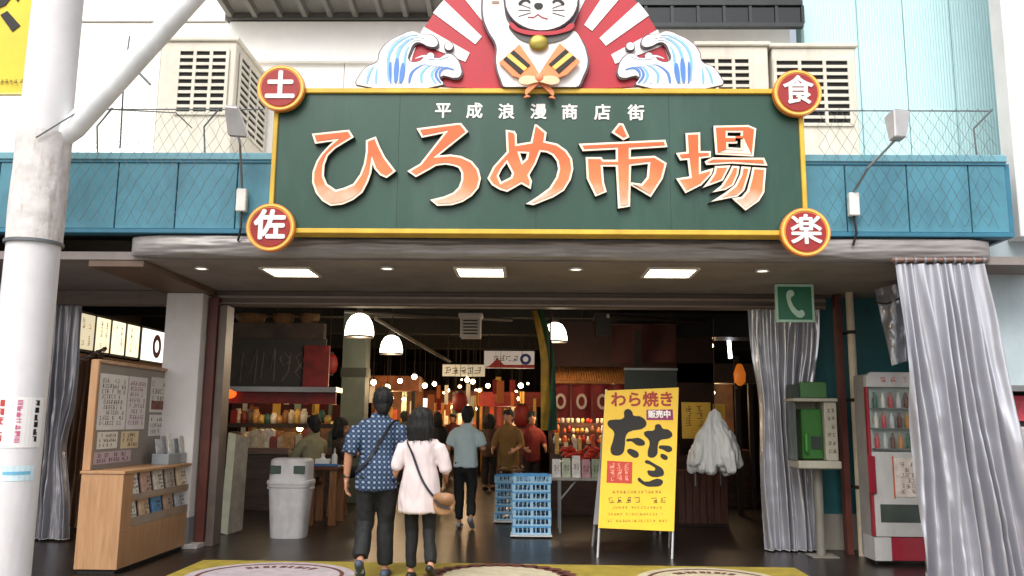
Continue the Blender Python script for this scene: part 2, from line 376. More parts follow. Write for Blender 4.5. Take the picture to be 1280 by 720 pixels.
# cyan cladding
mc = M_cyan; n = mc.node_tree.nodes; L = mc.node_tree.links
wv = n.new('ShaderNodeTexWave'); wv.inputs['Scale'].default_value = 9; tc_ = n.new('ShaderNodeTexCoord'); L.new(tc_.outputs['Object'], wv.inputs['Vector'])
bp_ = n.new('ShaderNodeBump'); bp_.inputs['Strength'].default_value = .35; bp_.inputs['Distance'].default_value = .02; L.new(wv.outputs['Fac'], bp_.inputs['Height']); L.new(bp_.outputs[0], n['Principled BSDF'].inputs['Normal'])
xs = [at(1005,60,9.9).x] + [at(px,60,9.9).x for px in (1073,1131,1190,1249,1312,1374)]
for k, (a, b_) in enumerate(zip(xs, xs[1:])):
    obj('cladding_panel', MB().box(a+.006,b_-.006,9.9+.002*(k%2),10.0,4.02,8.2), mc, B)
obj('cladding_backing', MB().box(xs[0]+.01,xs[-1],9.99,10.2,4.03,8.19), mat('clad_joint','#7fa9ad',.6), B)
# hall interior
obj('hall_ceiling', MB().box(-9,9,YD+.36,33,3.75,3.9), M_black, B)
obj('hall_side_wall', MB().box(-9.1,-8.9,YD+.3,33,0,3.9), M_dark, B)
obj('hall_side_wall', MB().box(8.9,9.1,YD+.3,33,0,3.9), M_dark, B)
obj('hall_back_wall', MB().box(-9,9,32.8,33,0,3.9), M_dark, B)
for Y in (12.6,15.8,19,23): obj('ceiling_beam', MB().box(-8.9,8.9,Y,Y+.22,3.42,3.75), M_black, B)
for (a, b_) in (((470,398,12.5),(562,452,17)),((430,390,13),(640,400,14)),((760,395,13),(930,405,16))):
    obj('conduit', MB().tube([at(*a),at(*b_)],.035,8), mat('conduit','#4b443b',.5,metal=.3), B)
obj('air_duct', MB().box(1.2,7,15,15.7,3.0,3.42), mat('duct','#2f2d2b',.5,metal=.4), B)
p = at(442,500,15.5)
obj('hall_column', MB().box(p.x-.22,p.x+.22,15.4,15.8,0,3.42), mat('hall_column','#6b7266',.6,dirt=.4), B, bevel=.01)
obj('hall_column_band', MB().box(p.x-.235,p.x+.235,15.385,15.815,2.25,2.42), mat('col_band','#3b3d35',.6), B)
# neighbouring building to the right, and left block
N = T('neighbour_building', 'pale blue grey neighbouring shop wall at the right edge of the market', 'building', (6.2,8.6,0))
obj('wall', MB().box(4.76,9,8.75,8.95,1.9,3.42), mat('neighbour_grey','#b4c3c9',.6,var=.06,dirt=.25,dcol='#7b878b'), N)
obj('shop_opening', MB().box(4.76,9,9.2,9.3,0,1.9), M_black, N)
obj('shop_sill', MB().box(4.76,9,8.72,8.95,1.84,1.9), M_steel, N)
obj('corner_pilaster', MB().box(at(1249,60,8.6).x,7.5,8.5,8.74,3.4,9), mat('pilaster','#e3dfdc',.6,var=.05,dirt=.2,dcol='#a9a09a'), N, bevel=.01)
# ------------------------------------------------------------------ main sign
YS = 7.85
S = T('market_sign', 'large green market signboard with orange lettering, red sun rays, waves and a white beckoning cat', 'sign', (.065,YS,3.27))
def flatfoot(o, z=4.712):
    for v in o.data.vertices:
        w_ = v.co.z+S.location.z
        if w_ < z: v.co.z = z-S.location.z
    return o
def sp(pts, ox=0, oy=0, sc=1.0, dy=0.0):
    r = []
    for a, b_ in pts:
        p = at(ox+a/sc, oy+b_/sc, YS-dy); r.append((p.x, p.z))
    return r
M_green = mat('sign_green', '#1e4537', .36, var=.10, vs=1.6, dirt=.30, dcol='#56726b', stretch=(1,1,.4), spec=.5)
M_yel = mat('sign_yellow', '#d9b23a', .45, var=.12, dirt=.45, dcol='#a07a2a')
M_cream = mat('letter_cream', '#f6e6cf', .5, var=.04)
M_shadow = mat('letter_side', '#2e2a28', .6, var=.05)
M_red = mat('sign_red', '#b01428', .45, var=.08)
M_dred = mat('disc_red', '#98201f', .45, var=.08)
M_orange = mat('disc_orange', '#e08a34', .45, var=.06)
M_wht = mat('sign_white', '#ece9e6', .5, var=.03)
M_inkg = mat('ink_grey', '#5b4f58', .6, var=0)
M_ink = mat('ink_black', '#17130f', .6, var=0)
M_wb = mat('wave_blue', '#7db9dc', .5, var=.06); M_wd = mat('wave_deep', '#4f7fc6', .5, var=.06); M_wp = mat('wave_pale', '#cfe4ef', .5, var=.04)
# orange face paint fading to pinkish white towards the foot of each letter (painted that way)
def grad_mat(name, z0, z1):
    m = bpy.data.materials.new(name); m.use_nodes = True; n = m.node_tree.nodes; L = m.node_tree.links; b = n['Principled BSDF']; b.inputs['Roughness'].default_value = .45
    g = n.new('ShaderNodeNewGeometry'); sx = n.new('ShaderNodeSeparateXYZ'); L.new(g.outputs['Position'], sx.inputs[0])
    nz = n.new('ShaderNodeTexNoise'); nz.inputs['Scale'].default_value = 5; ad = n.new('ShaderNodeMath'); ad.operation = 'MULTIPLY_ADD'; ad.inputs[1].default_value = .35
    L.new(g.outputs['Position'], nz.inputs['Vector']); L.new(nz.outputs['Fac'], ad.inputs[0]); L.new(sx.outputs['Z'], ad.inputs[2])
    r = n.new('ShaderNodeMapRange'); r.inputs[1].default_value = z0+.17; r.inputs[2].default_value = z1+.17; L.new(ad.outputs[0], r.inputs[0])
    cr = n.new('ShaderNodeValToRGB'); cr.color_ramp.elements[0].color = lin('#eccbb8'); cr.color_ramp.elements[1].color = lin('#e0602a'); e = cr.color_ramp.elements.new(.45); e.color = lin('#e8804c')
    L.new(r.outputs[0], cr.inputs[0]); L.new(cr.outputs[0], b.inputs['Base Color']); return m
x0,x1,z0,z1 = -2.50,2.63,3.27,4.69
obj('board', MB().box(x0,x1,YS+.004,YS+.16,z0,z1), mat('board_core','#22382f',.6), S)
for a, b_ in ((x0,-1.28),(-1.28,.06),(.06,1.35),(1.35,x1)): obj('board_panel', MB().box(a+.0015,b_-.0015,YS-.0005,YS+.0035,z0+.002,z1-.002), M_green, S)
fr = .045
obj('frame', MB().box(x0-.012,x1+.012,YS-.03,YS+.17,z1-.03,z1+.02).box(x0-.012,x1+.012,YS-.03,YS+.17,z0-.02,z0+.028).box(x0-.014,x0+.03,YS-.028,YS+.168,z0+.029,z1-.031).box(x1-.03,x1+.014,YS-.028,YS+.168,z0+.029,z1-.031), M_yel, S, bevel=.006)
for X in (-2.0,0,2.1):
    for z in (3.5,4.0): obj('mounting_bracket', MB().box(X-.05,X+.05,YS+.165,YF+.06,z,z+.08), M_steel, S)
hi = [[(60,105),(340,75),(375,130),(235,215),(180,270),(155,340),(150,420),(175,480),(240,525),(300,510),(370,480),(420,410),(450,330),(465,240),(465,155),(540,125),(570,200),(610,280),(690,385),(620,437),(570,415),(530,370),(515,330),(505,400),(480,470),(440,545),(370,600),(290,635),(200,645),(140,610),(90,550),(62,470),(65,390),(95,310),(130,255),(190,190),(225,160),(85,180)]]
ro = [[(125,65),(430,25),(460,25),(512,90),(290,268),(380,260),(460,272),(540,310),(590,370),(608,440),(590,510),(540,570),(470,615),(390,640),(280,645),(225,600),(330,575),(400,545),(440,505),(460,450),(460,400),(440,360),(400,345),(340,335),(270,345),(220,375),(120,430),(55,385),(150,330),(330,100),(165,135)]]
me_ = [[(192,75),(260,85),(275,110),(278,182),(380,165),(410,35),(425,35),(500,95),(490,160),(580,180),(650,230),(690,290),(700,370),(680,450),(630,530),(550,580),(400,640),(345,630),(440,570),(520,510),(570,430),(585,370),(575,310),(540,265),(500,245),(455,240),(420,330),(370,415),(390,460),(380,520),(310,480),(205,540),(150,525),(90,490),(55,440),(100,350),(200,240)],
 [(200,325),(240,400),(230,430),(160,465),(140,420),(165,370)],[(300,250),(352,252),(345,290),(320,312)]]
ichi = [[(320,25),(355,30),(400,130),(355,153),(265,95)],[(20,180),(300,167),(400,162),(670,150),(685,205),(410,222),(410,280),(590,270),(680,325),(650,440),(560,580),(410,490),(405,468),(490,480),(530,430),(540,330),(412,345),(405,650),(315,665),(298,350),(200,350),(210,470),(230,540),(145,575),(80,440),(72,280),(190,280),(205,300),(298,300),(298,222),(50,235)]]
ba = [[(100,100),(210,95),(212,235),(290,235),(290,280),(215,290),(215,390),(310,362),(295,410),(220,490),(100,550),(30,440),(130,425),(115,300),(60,305),(30,250),(108,240)],
 [(310,45),(570,40),(630,65),(610,275),(325,260)],[(415,95),(515,95),(513,125),(415,122)],[(420,178),(488,178),(490,140),(515,140),(515,212),(420,207)],
 [(245,312),(300,283),(690,285),(715,345),(445,328),(255,338)],
 [(322,348),(438,342),(400,415),(380,455),(230,510),(270,460),(310,400)],
 [(450,345),(505,350),(495,410),(460,490),(400,525),(300,545),(370,490),(425,400)],
 [(520,350),(590,355),(572,430),(540,530),(490,575),(290,615),(400,545),(470,490),(510,410)],
 [(603,356),(705,362),(690,545),(650,610),(550,680),(448,588),(520,578),(562,530),(588,430)]]
M_lo = grad_mat('letter_orange', 3.46, 4.05)
for gl, ox in ((hi,380),(ro,500),(me_,600),(ichi,720),(ba,840)):
    cs = [sp(c, ox, 150, 6, .055) for c in gl]
    o = obj('character', shape(cs, FRONT(0,YS,0), .055, .004), M_shadow, S)
    obj('letter_outline', shape(cs, FRONT(0,YS-.0555,0), .008, 0), M_cream, o)
    obj('letter_face', shape(cs, FRONT(0,YS-.064,0), .006, -.021), M_lo, o)
for ch, px, py in zip('平成浪漫商店街', (554,593,633,673,712,753,795), (139.5,140,141,141,141.5,142,142.5)):
    p = at(px,py,YS); obj('small_character', text(ch, FRONT(p.x,YS,p.z), .165, .008, .004), M_wht, S)
for ch, px, py in (('土',351,110),('佐',338,284),('食',997,116),('楽',1007,290)):
    p = at(px,py,YS-.09)
    circ = lambda r, n=40: [(r*math.cos(2*math.pi*k/n), r*math.sin(2*math.pi*k/n)) for k in range(n)]
    d = obj('corner_disc', shape([circ(.232)], FRONT(p.x,YS-.035,p.z), .06), M_orange, S, bevel=0)
    obj('disc_rim', shape([circ(.222),circ(.205)], FRONT(p.x,YS-.0955,p.z), .006), mat('rim_yellow','#f0c860',.4), d)
    obj('disc_face', shape([circ(.188)], FRONT(p.x,YS-.0955,p.z), .01), M_dred, d)
    obj('disc_character', text(ch, FRONT(p.x,YS-.106,p.z), .30, .008, .011 if ch in '土佐' else .006), M_wht, d)
# sun-ray backdrop
cx, cy, Rr = 675.0, 115.0, 166.0
pol = lambda r, a: (cx+r*math.cos(math.radians(a)), cy-r*math.sin(math.radians(a)))
obj('ray_backdrop', shape([sp([pol(Rr, a) for a in [4+k*4.3 for k in range(41)]]+[pol(60,176),pol(60,4)])], FRONT(0,YS+.06,0), .04), M_red, S)
for k in range(10):
    a = 17.3+3.6+14.4*k
    if 0 < k: pass
    obj('white_ray', shape([sp([pol(101,a),pol(167,a),pol(167,a+3.6),pol(167,a+7.2),pol(101,a+7.2)])], FRONT(0,YS+.019,0), .008), M_wht, S)
# waves
def wave(mirror):
    m = (lambda pts: [((2*674.5-440-x/6.544), y/6.544) for x,y in pts]) if mirror else (lambda pts: [(440+x/6.544, y/6.544) for x,y in pts])
    W = lambda pts: [sp(m(pts))]
    w_ = obj('wave', shape(W([(35,700),(60,620),(120,550),(205,505),(225,430),(290,350),(400,290),(500,258),(585,285),(660,290),(712,350),(700,395),(640,400),(540,365),(490,430),(480,500),(560,495),(600,450),(700,480),(800,440),(870,490),(900,560),(905,620),(870,655),(730,650),(760,700)]), FRONT(0,YS+.02,0), .035, 0, True), M_inkg, S)
    flatfoot(w_)
    flatfoot(obj('wave_crest', shape(W([(45,700),(70,625),(125,558),(212,515),(235,435),(300,355),(405,298),(500,267),(580,293),(655,300),(702,352),(690,385),(640,390),(530,355),(475,430),(470,505),(565,505),(605,460),(700,490),(795,450),(860,495),(890,565),(893,615),(865,642),(720,640),(745,700)]), FRONT(0,YS-.016,0), .012, 0, True), M_wht, w_))
    def cr(P, t):
        P = [Vector(p) for p in P]; n = len(P)-1; x_ = min(max(t,0),1)*n; i = min(int(x_), n-1); f = x_-i
        p0, p1, p2, p3 = P[max(i-1,0)], P[i], P[i+1], P[min(i+2,n)]
        return .5*((2*p1)+(p2-p0)*f+(2*p0-5*p1+4*p2-p3)*f*f+(3*p1-p0-3*p2+p3)*f*f*f)
    def band(O, I, f, wd, t0, t1, mm, dz):
        up, dn = [], []
        for q in range(9):
            t = t0+(t1-t0)*q/8; w2 = wd*math.sin(math.pi*(.08+.84*q/8))**.6
            up.append(tuple(cr(O,t).lerp(cr(I,t),f-w2))); dn.append(tuple(cr(O,t).lerp(cr(I,t),f+w2)))
        flatfoot(obj('wave_stripe', shape(W(up+dn[::-1]), FRONT(0,YS-.0285-dz,0), .005), mm, w_))
    O1 = [(245,690),(228,520),(245,430),(305,355),(405,300),(500,270),(610,305)]; I1 = [(430,690),(455,600),(462,500),(475,425),(525,362),(590,360),(665,375)]
    for f, wd, t0, t1, mm in ((.14,.05,.0,.72,M_wp),(.30,.055,.03,.86,M_wb),(.46,.05,.0,.92,M_wp),(.60,.055,.02,.74,M_wb),(.74,.05,.0,.84,M_wp),(.88,.05,.0,.56,M_wb)): band(O1, I1, f, wd, t0, t1, mm, 0)
    for f, wd, t1 in ((.40,.05,.22),(.62,.09,.30),(.84,.09,.26)): band(O1, I1, f, wd, 0, t1, M_wd, .006)
    O2 = [(52,695),(80,622),(130,562),(210,520)]; I2 = [(228,695),(226,640),(224,590),(222,540)]
    for f, mm in ((.2,M_wp),(.42,M_wb),(.64,M_wp),(.84,M_wb)): band(O2, I2, f, .07, .02, .8, mm, 0)
    O3 = [(440,690),(470,600),(560,540),(640,540)]; I3 = [(745,690),(700,630),(720,570),(800,540)]
    for f, mm in ((.10,M_wd),(.26,M_wp),(.44,M_wb),(.62,M_wp),(.80,M_wb),(.95,M_wd)): band(O3, I3, f, .05, 0, .8, mm, 0)
    band([(705,640),(712,590),(760,555),(840,570)], [(730,640),(735,600),(770,575),(835,590)], .5, .45, 0, 1, M_wd, 0)
    band([(520,480),(600,455),(700,485),(800,455)], [(520,500),(600,480),(700,505),(800,480)], .5, .3, 0, 1, M_wp, 0)
    for (a, b_, r) in ((795,390,34),(645,470,30)):
        q = m([(a,b_)])[0]; p = at(q[0],q[1],YS)
        f_ = obj('foam_ball', shape([[(.001*r*1.45*math.cos(t*.3142), .001*r*1.45*math.sin(t*.3142)) for t in range(20)]], FRONT(p.x,YS+.005,p.z), .03), M_inkg, w_)
        f_.data.transform(Matrix.Identity(4))
        obj('foam_ball', shape([[(.001*r*1.15*math.cos(t*.3142), .001*r*1.15*math.sin(t*.3142)) for t in range(20)]], FRONT(p.x,YS-.0255,p.z), .01), M_wht, w_)
wave(False); wave(True)
# beckoning cat panel (coordinates in the 5.536x crop at 600,0)
Z5 = lambda pts: [sp(pts, 600, 0, 5.536, .07)]

cat = obj('cat_figure', shape(Z5([(170,610),(130,540),(100,430),(100,310),(50,220),(12,120),(8,0),(20,-110),(70,-170),(130,-150),(165,-90),(172,-40),(210,-140),(205,-240),(300,-195),(420,-215),(540,-195),(640,-245),(650,-130),(685,-40),(685,60),(650,205),(720,285),(748,360),(756,440),(725,530),(675,610)]), FRONT(0,YS+.0,0), .05, 0, True), M_inkg, S); flatfoot(cat)
flatfoot(obj('cat_body', shape(Z5([(180,608),(142,540),(113,430),(113,308),(62,217),(25,118),(21,0),(32,-100),(73,-157),(123,-140),(152,-85),(165,30),(205,170),(320,225),(420,240),(540,225),(640,205),(708,290),(735,362),(743,440),(712,525),(662,608)]), FRONT(0,YS-.051,0), .012, 0, True), M_wht, cat))
hd = [(425+248*math.cos(t*math.pi/18), 8-206*math.sin(t*math.pi/18)) for t in range(36)]
obj('cat_head_outline', shape(Z5([(425+256*math.cos(t*math.pi/18), 8-215*math.sin(t*math.pi/18)) for t in range(36)]), FRONT(0,YS-.064,0), .012, 0), M_inkg, cat)
obj('cat_head', shape(Z5(hd), FRONT(0,YS-.0765,0), .012, 0), M_wht, cat)
for s in (-1,1):
    obj('cat_ear', shape(Z5([(425+s*120,-190),(425+s*215,-245),(425+s*225,-110)]), FRONT(0,YS-.0765,0), .012), M_red, cat)
    obj('eye', shape(Z5([(425+s*75,20),(425+s*100,2),(425+s*130,5),(425+s*158,30),(425+s*150,45),(425+s*125,22),(425+s*100,18),(425+s*82,30)]), FRONT(0,YS-.089,0), .005,0,True), M_ink, cat)
    for k in (-18,8,34): obj('whisker', shape(Z5([(425+s*75,72+k*.6),(425+s*160,60+k*1.7),(425+s*160,66+k*1.7),(425+s*75,78+k*.6)]), FRONT(0,YS-.089,0), .004), M_inkg, cat)
obj('nose', shape(Z5([(375,42),(405,28),(435,42),(428,62),(405,72),(382,62)]), FRONT(0,YS-.089,0), .008,0,True), M_ink, cat)
obj('mouth', shape(Z5([(330,122),(370,124),(400,102),(432,124),(470,134),(468,142),(430,134),(400,112),(372,132),(330,130)]), FRONT(0,YS-.089,0), .004), mat('mouth_red','#a03038',.5), cat)
obj('paw_pad', shape(Z5([(80,15),(110,5),(135,15),(110,26)]), FRONT(0,YS-.0635,0), .004,0,True), mat('pad_brown','#9a7b68',.5), cat)
obj('collar_shade', shape(Z5([(205,170),(260,205),(420,238),(580,215),(650,180),(635,225),(560,280),(420,300),(300,285),(230,230)]), FRONT(0,YS-.064,0), .011,0,True), mat('collar_grey','#5a5654',.5), cat)
cl = obj('collar', shape(Z5([(205,165),(270,203),(420,225),(570,208),(645,170),(650,195),(580,232),(420,252),(265,230),(210,190)]), FRONT(0,YS-.0895,0), .008,0,True), M_red, cat)
obj('bell', MB().ell((at(600+405/5.536,325/5.536,YS).x,YS-.09,at(600+405/5.536,325/5.536,YS).z),(.098,.03,.085),20,10), mat('bell_gold','#9a8a3c',.35,metal=.5,var=.2,vs=14), cat, smooth=True)
for s in (-1,1):
    X = lambda a: 412+s*(a-412)
    q = lambda pts: Z5([(X(a),b_) for a,b_ in pts])
    nk = obj('clapper', shape(q([(550,315),(690,440),(600,530),(520,560),(440,560),(300,690),(330,690),(290,665),(320,630),(400,545),(450,470)][:6]+[(350,680),(310,665),(315,635),(400,545),(450,460)]), FRONT(0,YS-.082-.012*s,0), .03,0), mat('clapper_orange','#ec8a52',.45,var=.08), S)
    obj('clapper_bar', shape(q([(590,358),(615,380),(495,478),(475,462)]), FRONT(0,YS-.1125-.012*s,0), .008), M_ink, nk)
    obj('clapper_bar', shape(q([(615,380),(640,402),(520,500),(497,480)]), FRONT(0,YS-.1125-.012*s,0), .007), mat('clapper_yellow','#f3c65a',.45), nk)
    obj('clapper_bar', shape(q([(640,402),(662,420),(545,525),(522,502)]), FRONT(0,YS-.1125-.012*s,0), .008), M_ink, nk)
p = at(600+408/5.536, 575/5.536, YS)
bw = obj('bow_knot', MB().ell((p.x,YS-.13,p.z),(.05,.03,.05),14,8), mat('bow_orange','#f08a62',.5), S, smooth=True)
for s in (-1,1): obj('bow_loop', shape(Z5([(408,575),(408+s*60,545),(408+s*130,560),(408+s*140,585),(408+s*100,605),(408+s*40,595)]), FRONT(0,YS-.125,0), .02,0,True), mat('bow_pale','#f6c9a0',.5), bw)
# ------------------------------------------------------------------ rooftop louvre hoods
def hood(label, px0, px1, pyt, pyb, yf, gx0, gx1, gy0, gy1, side=None, rows=9, cols=3):
    a, b_ = at(px0,(pyt+pyb)/2,yf), at(px1,(pyt+pyb)/2,yf); zt = at((px0+px1)/2,pyt,yf).z; zb = 3.975
    t = T('louvre_hood', label, 'air vent', ((a.x+b_.x)/2, yf+.5, zb), 'louvred ventilation hoods on the canopy roof')
    yb = 10.19
    obj('casing', MB().box(a.x,b_.x,yf,yb,zb,zt), M_beige, t, bevel=.01)
    obj('cap', MB().box(a.x-.03,b_.x+.03,yf-.03,yb,zt+.001,zt+.05), M_beige, t, bevel=.01)
    g0, g1 = at(gx0,gy1,yf), at(gx1,gy0,yf)
    obj('opening', MB().box(g0.x,g1.x,yf-.006,yf+.01,g0.z,g1.z), M_slot, t)
    mb = MB(); n = rows
    for k in range(n+1):
        z = g0.z+(g1.z-g0.z)*k/n; mb.box(g0.x-.01,g1.x+.01,yf-.022,yf-.007,z-.017,z+.017)
    for k in range(cols+1):
        X = g0.x+(g1.x-g0.x)*k/cols; mb.box(X-.018,X+.018,yf-.025,yf-.0075,g0.z,g1.z)
    props(obj('grille', mb, M_beige, t), kind='stuff')
    if side:
        X = b_.x if side > 0 else a.x; s = side; y0, y1 = yf+.12, yb-.12; zb2 = g0.z-.08
        obj('opening', MB().box(min(X,X+s*.006),max(X,X+s*.006),y0,y1,zb2,g1.z), M_slot, t)
        mb = MB()
        for k in range(n+2):
            z = zb2+(g1.z-zb2)*k/(n+1); mb.box(min(X+s*.007,X+s*.022),max(X+s*.007,X+s*.022),y0-.01,y1+.01,z-.017,z+.017)
        for k in range(cols+1):
            y = y0+(y1-y0)*k/cols; mb.box(min(X+s*.0075,X+s*.025),max(X+s*.0075,X+s*.025),y-.018,y+.018,zb2,g1.z)
        props(obj('grille', mb, M_beige, t), kind='stuff')
hood('white louvred vent hood above the blue fascia, left of the green sign', 197,292,52,185,9.0, 219,286,63,142, side=1)
hood('beige louvred vent hood half hidden behind the right wave of the sign', 872,962,58,185,9.0, 876,937,73,152)
hood('beige louvred vent hood behind the upper right red disc of the sign', 967,1072,60,185,9.0, 971,1060,75,156)
# ------------------------------------------------------------------ wire net and its frame
def net(label, x0, x1, pxs, ztop, seed, lowfrac):
    t = T('wire_net', label, 'netting', ((x0+x1)/2, YF-.05, ZT))
    fz = ztop
    mb = MB(); mb.tube([(x0,YF+.02,fz),(x1,YF+.02,fz)],.007,6)
    obj('top_wire', mb, M_wire, t)
    for X in pxs: obj('stay', MB().tube([(X,YF+.05,ZT),(X-.02,YF+.03,fz-.18),(X+.15,YF-.02,fz)],.010,6), M_wire, t)
    mb = MB(); r = random.Random(seed); cw, chh = .115, .10; nx = int((x1-x0)/cw); z = fz; row = 0
    zl = 3.36
    pts = {}
    rows = int((fz-zl)/chh)
    for j in range(rows+1):
        for i in range(nx+1):
            zz = fz-j*chh; yy = YF-.03-.05*math.sin(min(1,(fz-zz)/1.2)*math.pi)
            pts[i,j] = Vector((x0+(i+(.5 if j%2 else 0))*cw+r.uniform(-.012,.012), yy+r.uniform(-.01,.01), zz+r.uniform(-.012,.012)))
    for j in range(rows):
        for i in range(nx):
            o = i if j%2 == 0 else i+1
            for k in ((i,j+1), (i-1 if j%2==0 else i+1, j+1)):
                if k in pts and 0 <= k[0] <= nx and pts[k].x <= x1+.02: mb.tube([pts[i,j], pts[k]], .0021, 3, cap=False)
    props(obj('mesh_wires', mb, M_wire, t), kind='stuff')
net('sagging bird netting over the blue fascia between the pole and the sign', -4.72, -2.72, (-4.4,-3.3), 4.60, 1, 1)
net('sagging bird netting over the blue fascia right of the sign', 2.85, 4.62, (4.45,), 4.60, 2, 1)
# ------------------------------------------------------------------ flood lights
def flood(label, base, elbow, head, hdir):
    t = T('flood_light', label, 'lamp', base)
    bx, by, bz = base
    obj('junction_box', MB().box(bx-.05,bx+.05,by-.07,by,bz-.13,bz+.10), mat('box_white','#d9d6d0',.5,dirt=.2), t, bevel=.008)
    obj('arm', MB().tube([(bx,by-.05,bz+.1),elbow,head],.012,8), M_steel, t)
    obj('cable', MB().tube([(bx,by-.03,bz-.12),(bx+.01,by-.05,bz-.3),(bx-.02,by-.02,bz-.42)],.012,6), M_ink, t)
    h = Vector(head); u = Vector(hdir).normalized(); sx = Vector((1,.25,0)).normalized(); n = sx.cross(u).normalized()
    mb = MB()
    q = lambda a,b_,c: h+sx*a+u*b_+n*c
    mb.add([q(-.06,-.02,-.05),q(.06,-.02,-.05),q(.06,-.02,.05),q(-.06,-.02,.05),q(-.09,.26,-.08),q(.09,.26,-.08),q(.09,.26,.08),q(-.09,.26,.08)],[(0,3,2,1),(4,5,6,7),(0,1,5,4),(1,2,6,5),(2,3,7,6),(3,0,4,7)])
    obj('housing', mb, mat('lamp_grey','#b9b8b8',.4,metal=.2,var=.1,dirt=.3), t, bevel=.01)
    mb = MB(); mb.add([q(-.075,.265,-.065),q(.075,.265,-.065),q(.075,.265,.065),q(-.075,.265,.065),q(-.075,.27,-.065),q(.075,.27,-.065),q(.075,.27,.065),q(-.075,.27,.065)],[(0,3,2,1),(4,5,6,7),(0,1,5,4),(1,2,6,5),(2,3,7,6),(3,0,4,7)])
    obj('lens', mb, mat('lens','#8f8c94',.1,spec=.8,var=0), t)
b1 = at(304,250,YF-.03); h1 = at(290,135,7.6)
flood('grey flood lamp on a thin arm just left of the green sign', tuple(b1), tuple(at(300,180,7.7)), tuple(h1), (.1,.45,-.75))
b2 = at(1065,255,YF-.03)
flood('grey flood lamp on a long arm over the blue fascia right of the sign', tuple(b2), tuple(at(1085,210,7.75)), tuple(at(1122,172,7.55)), (.12,.2,.85))
# ------------------------------------------------------------------ utility pole
pb = at(40,330,5.85); PX = pb.x
U_ = T('utility_pole', 'thick pale utility pole with notices standing left of the entrance', 'pole', (PX,5.85,-.02))
r = .178
obj('shaft', MB().tube([(PX,5.85,-.02),(PX,5.85,9)],[r*1.02,r*.9],32), M_poleconc, U_, smooth=40)
za, zb = at(50,305,5.85).z, at(60,170,5.85).z
mw_ = mat('wrap_worn','#d2cdca',.7,var=.12,vs=9,dirt=.95,dcol='#8a7264',bump=.22,bs=22)
def wrapf(u, v):
    a = u*2*math.pi; k = noise.noise(Vector((math.cos(a)*3, math.sin(a)*3, v*5)))
    rr = r+.006+.006*k; return (PX+rr*math.cos(a), 5.85+rr*math.sin(a), za+(zb-za)*v)
obj('worn_wrap', MB().grid(wrapf, 48, 30), mw_, U_, smooth=True)
obj('strap', MB().tube([(PX,5.85,za-.01),(PX,5.85,za+.012)],r+.016,32), M_wire, U_, smooth=40)
s0, s1 = at(92,160,5.85), at(265,-30,5.85)
obj('brace', MB().tube([(PX+.05,5.85,s0.z-.12), s0, s1],[.085,.085,.08],16), mat('brace_white','#eceeee',.5,dirt=.15), U_, smooth=40)
w0 = at(45,172,5.65)
obj('guy_wire', MB().tube([w0, at(105,135,5.8), at(220,141,7.9), at(240,160,YF)],.006,5), M_wire, U_)
obj('antenna_stub', MB().tube([at(162,45,7.6), at(155,95,7.6), at(150,185,YF)],.008,6).tube([at(158,75,7.6),at(188,106,7.6)],.012,6), M_wire, U_)
def onpole(px0, px1, py0, py1, d):
    """curved sheet on the pole's street side"""
    A = at((px0+px1)/2,py0,5.85-r).z; Bz = at((px0+px1)/2,py1,5.85-r).z
    a0 = math.asin(max(-1,min(1,(at(px0,py0,5.7).x-PX)/r))); a1 = math.asin(max(-1,min(1,(at(px1,py0,5.7).x-PX)/r)))
    f = lambda u, v: (PX+(r+d)*math.sin(a0+(a1-a0)*u), 5.85-(r+d)*math.cos(a0+(a1-a0)*u), A+(Bz-A)*v)
    return f
nt_ = T('pole_notice', 'white paper notice with black and pink vertical writing pasted on the pole', 'notice', tuple(at(35,560,5.67)))
f = onpole(-6,52,496,560,.003); obj('sheet', MB().grid(f,14,2), mat('paper','#e9e6e4',.7,var=.03), nt_)
def vmarks(f, u, n, m, seed, parent):
    rr = random.Random(seed); mb = MB()
    for k in range(n):
        v = .06+.86*k/n; h = .8/n
        for j in range(4):
            if rr.random() < .5: a,b_,c_,d_ = u-.045, u+.045, v+h*j/4, v+h*j/4+h*.14
            else: a,b_,c_,d_ = u-.03+.03*rr.randint(0,2)-.012, u-.03+.03*rr.randint(0,2)+.012, v, v+h*.8
            p = [Vector(f(x_,y_)) for x_,y_ in ((a,c_),(b_,c_),(b_,d_),(a,d_))]
            p = [q+(q-Vector((PX,5.85,q.z))).normalized()*.002 for q in p]
            mb.add(p, [(0,1,2,3)])
    props(obj('printed_line', mb, m, parent), kind='stuff')
M_pink = mat('ink_pink','#c75a86',.6,var=0)
vmarks(f,.84,6,M_ink,3,nt_); vmarks(f,.52,7,M_pink,4,nt_); vmarks(f,.22,5,mat('ink_red','#b03a34',.6,var=0),5,nt_)
st = T('pole_sticker', 'small pale blue sticker below the notice on the pole', 'sticker', tuple(at(18,592,5.67)))
obj('sheet', MB().grid(onpole(4,30,583,602,.003),6,2), mat('paper_blue','#cfe6ee',.6), st); obj('printed_band', MB().grid(onpole(6,28,590,594,.0045),6,1), mat('ink_cyan','#6fb7d6',.6), st)
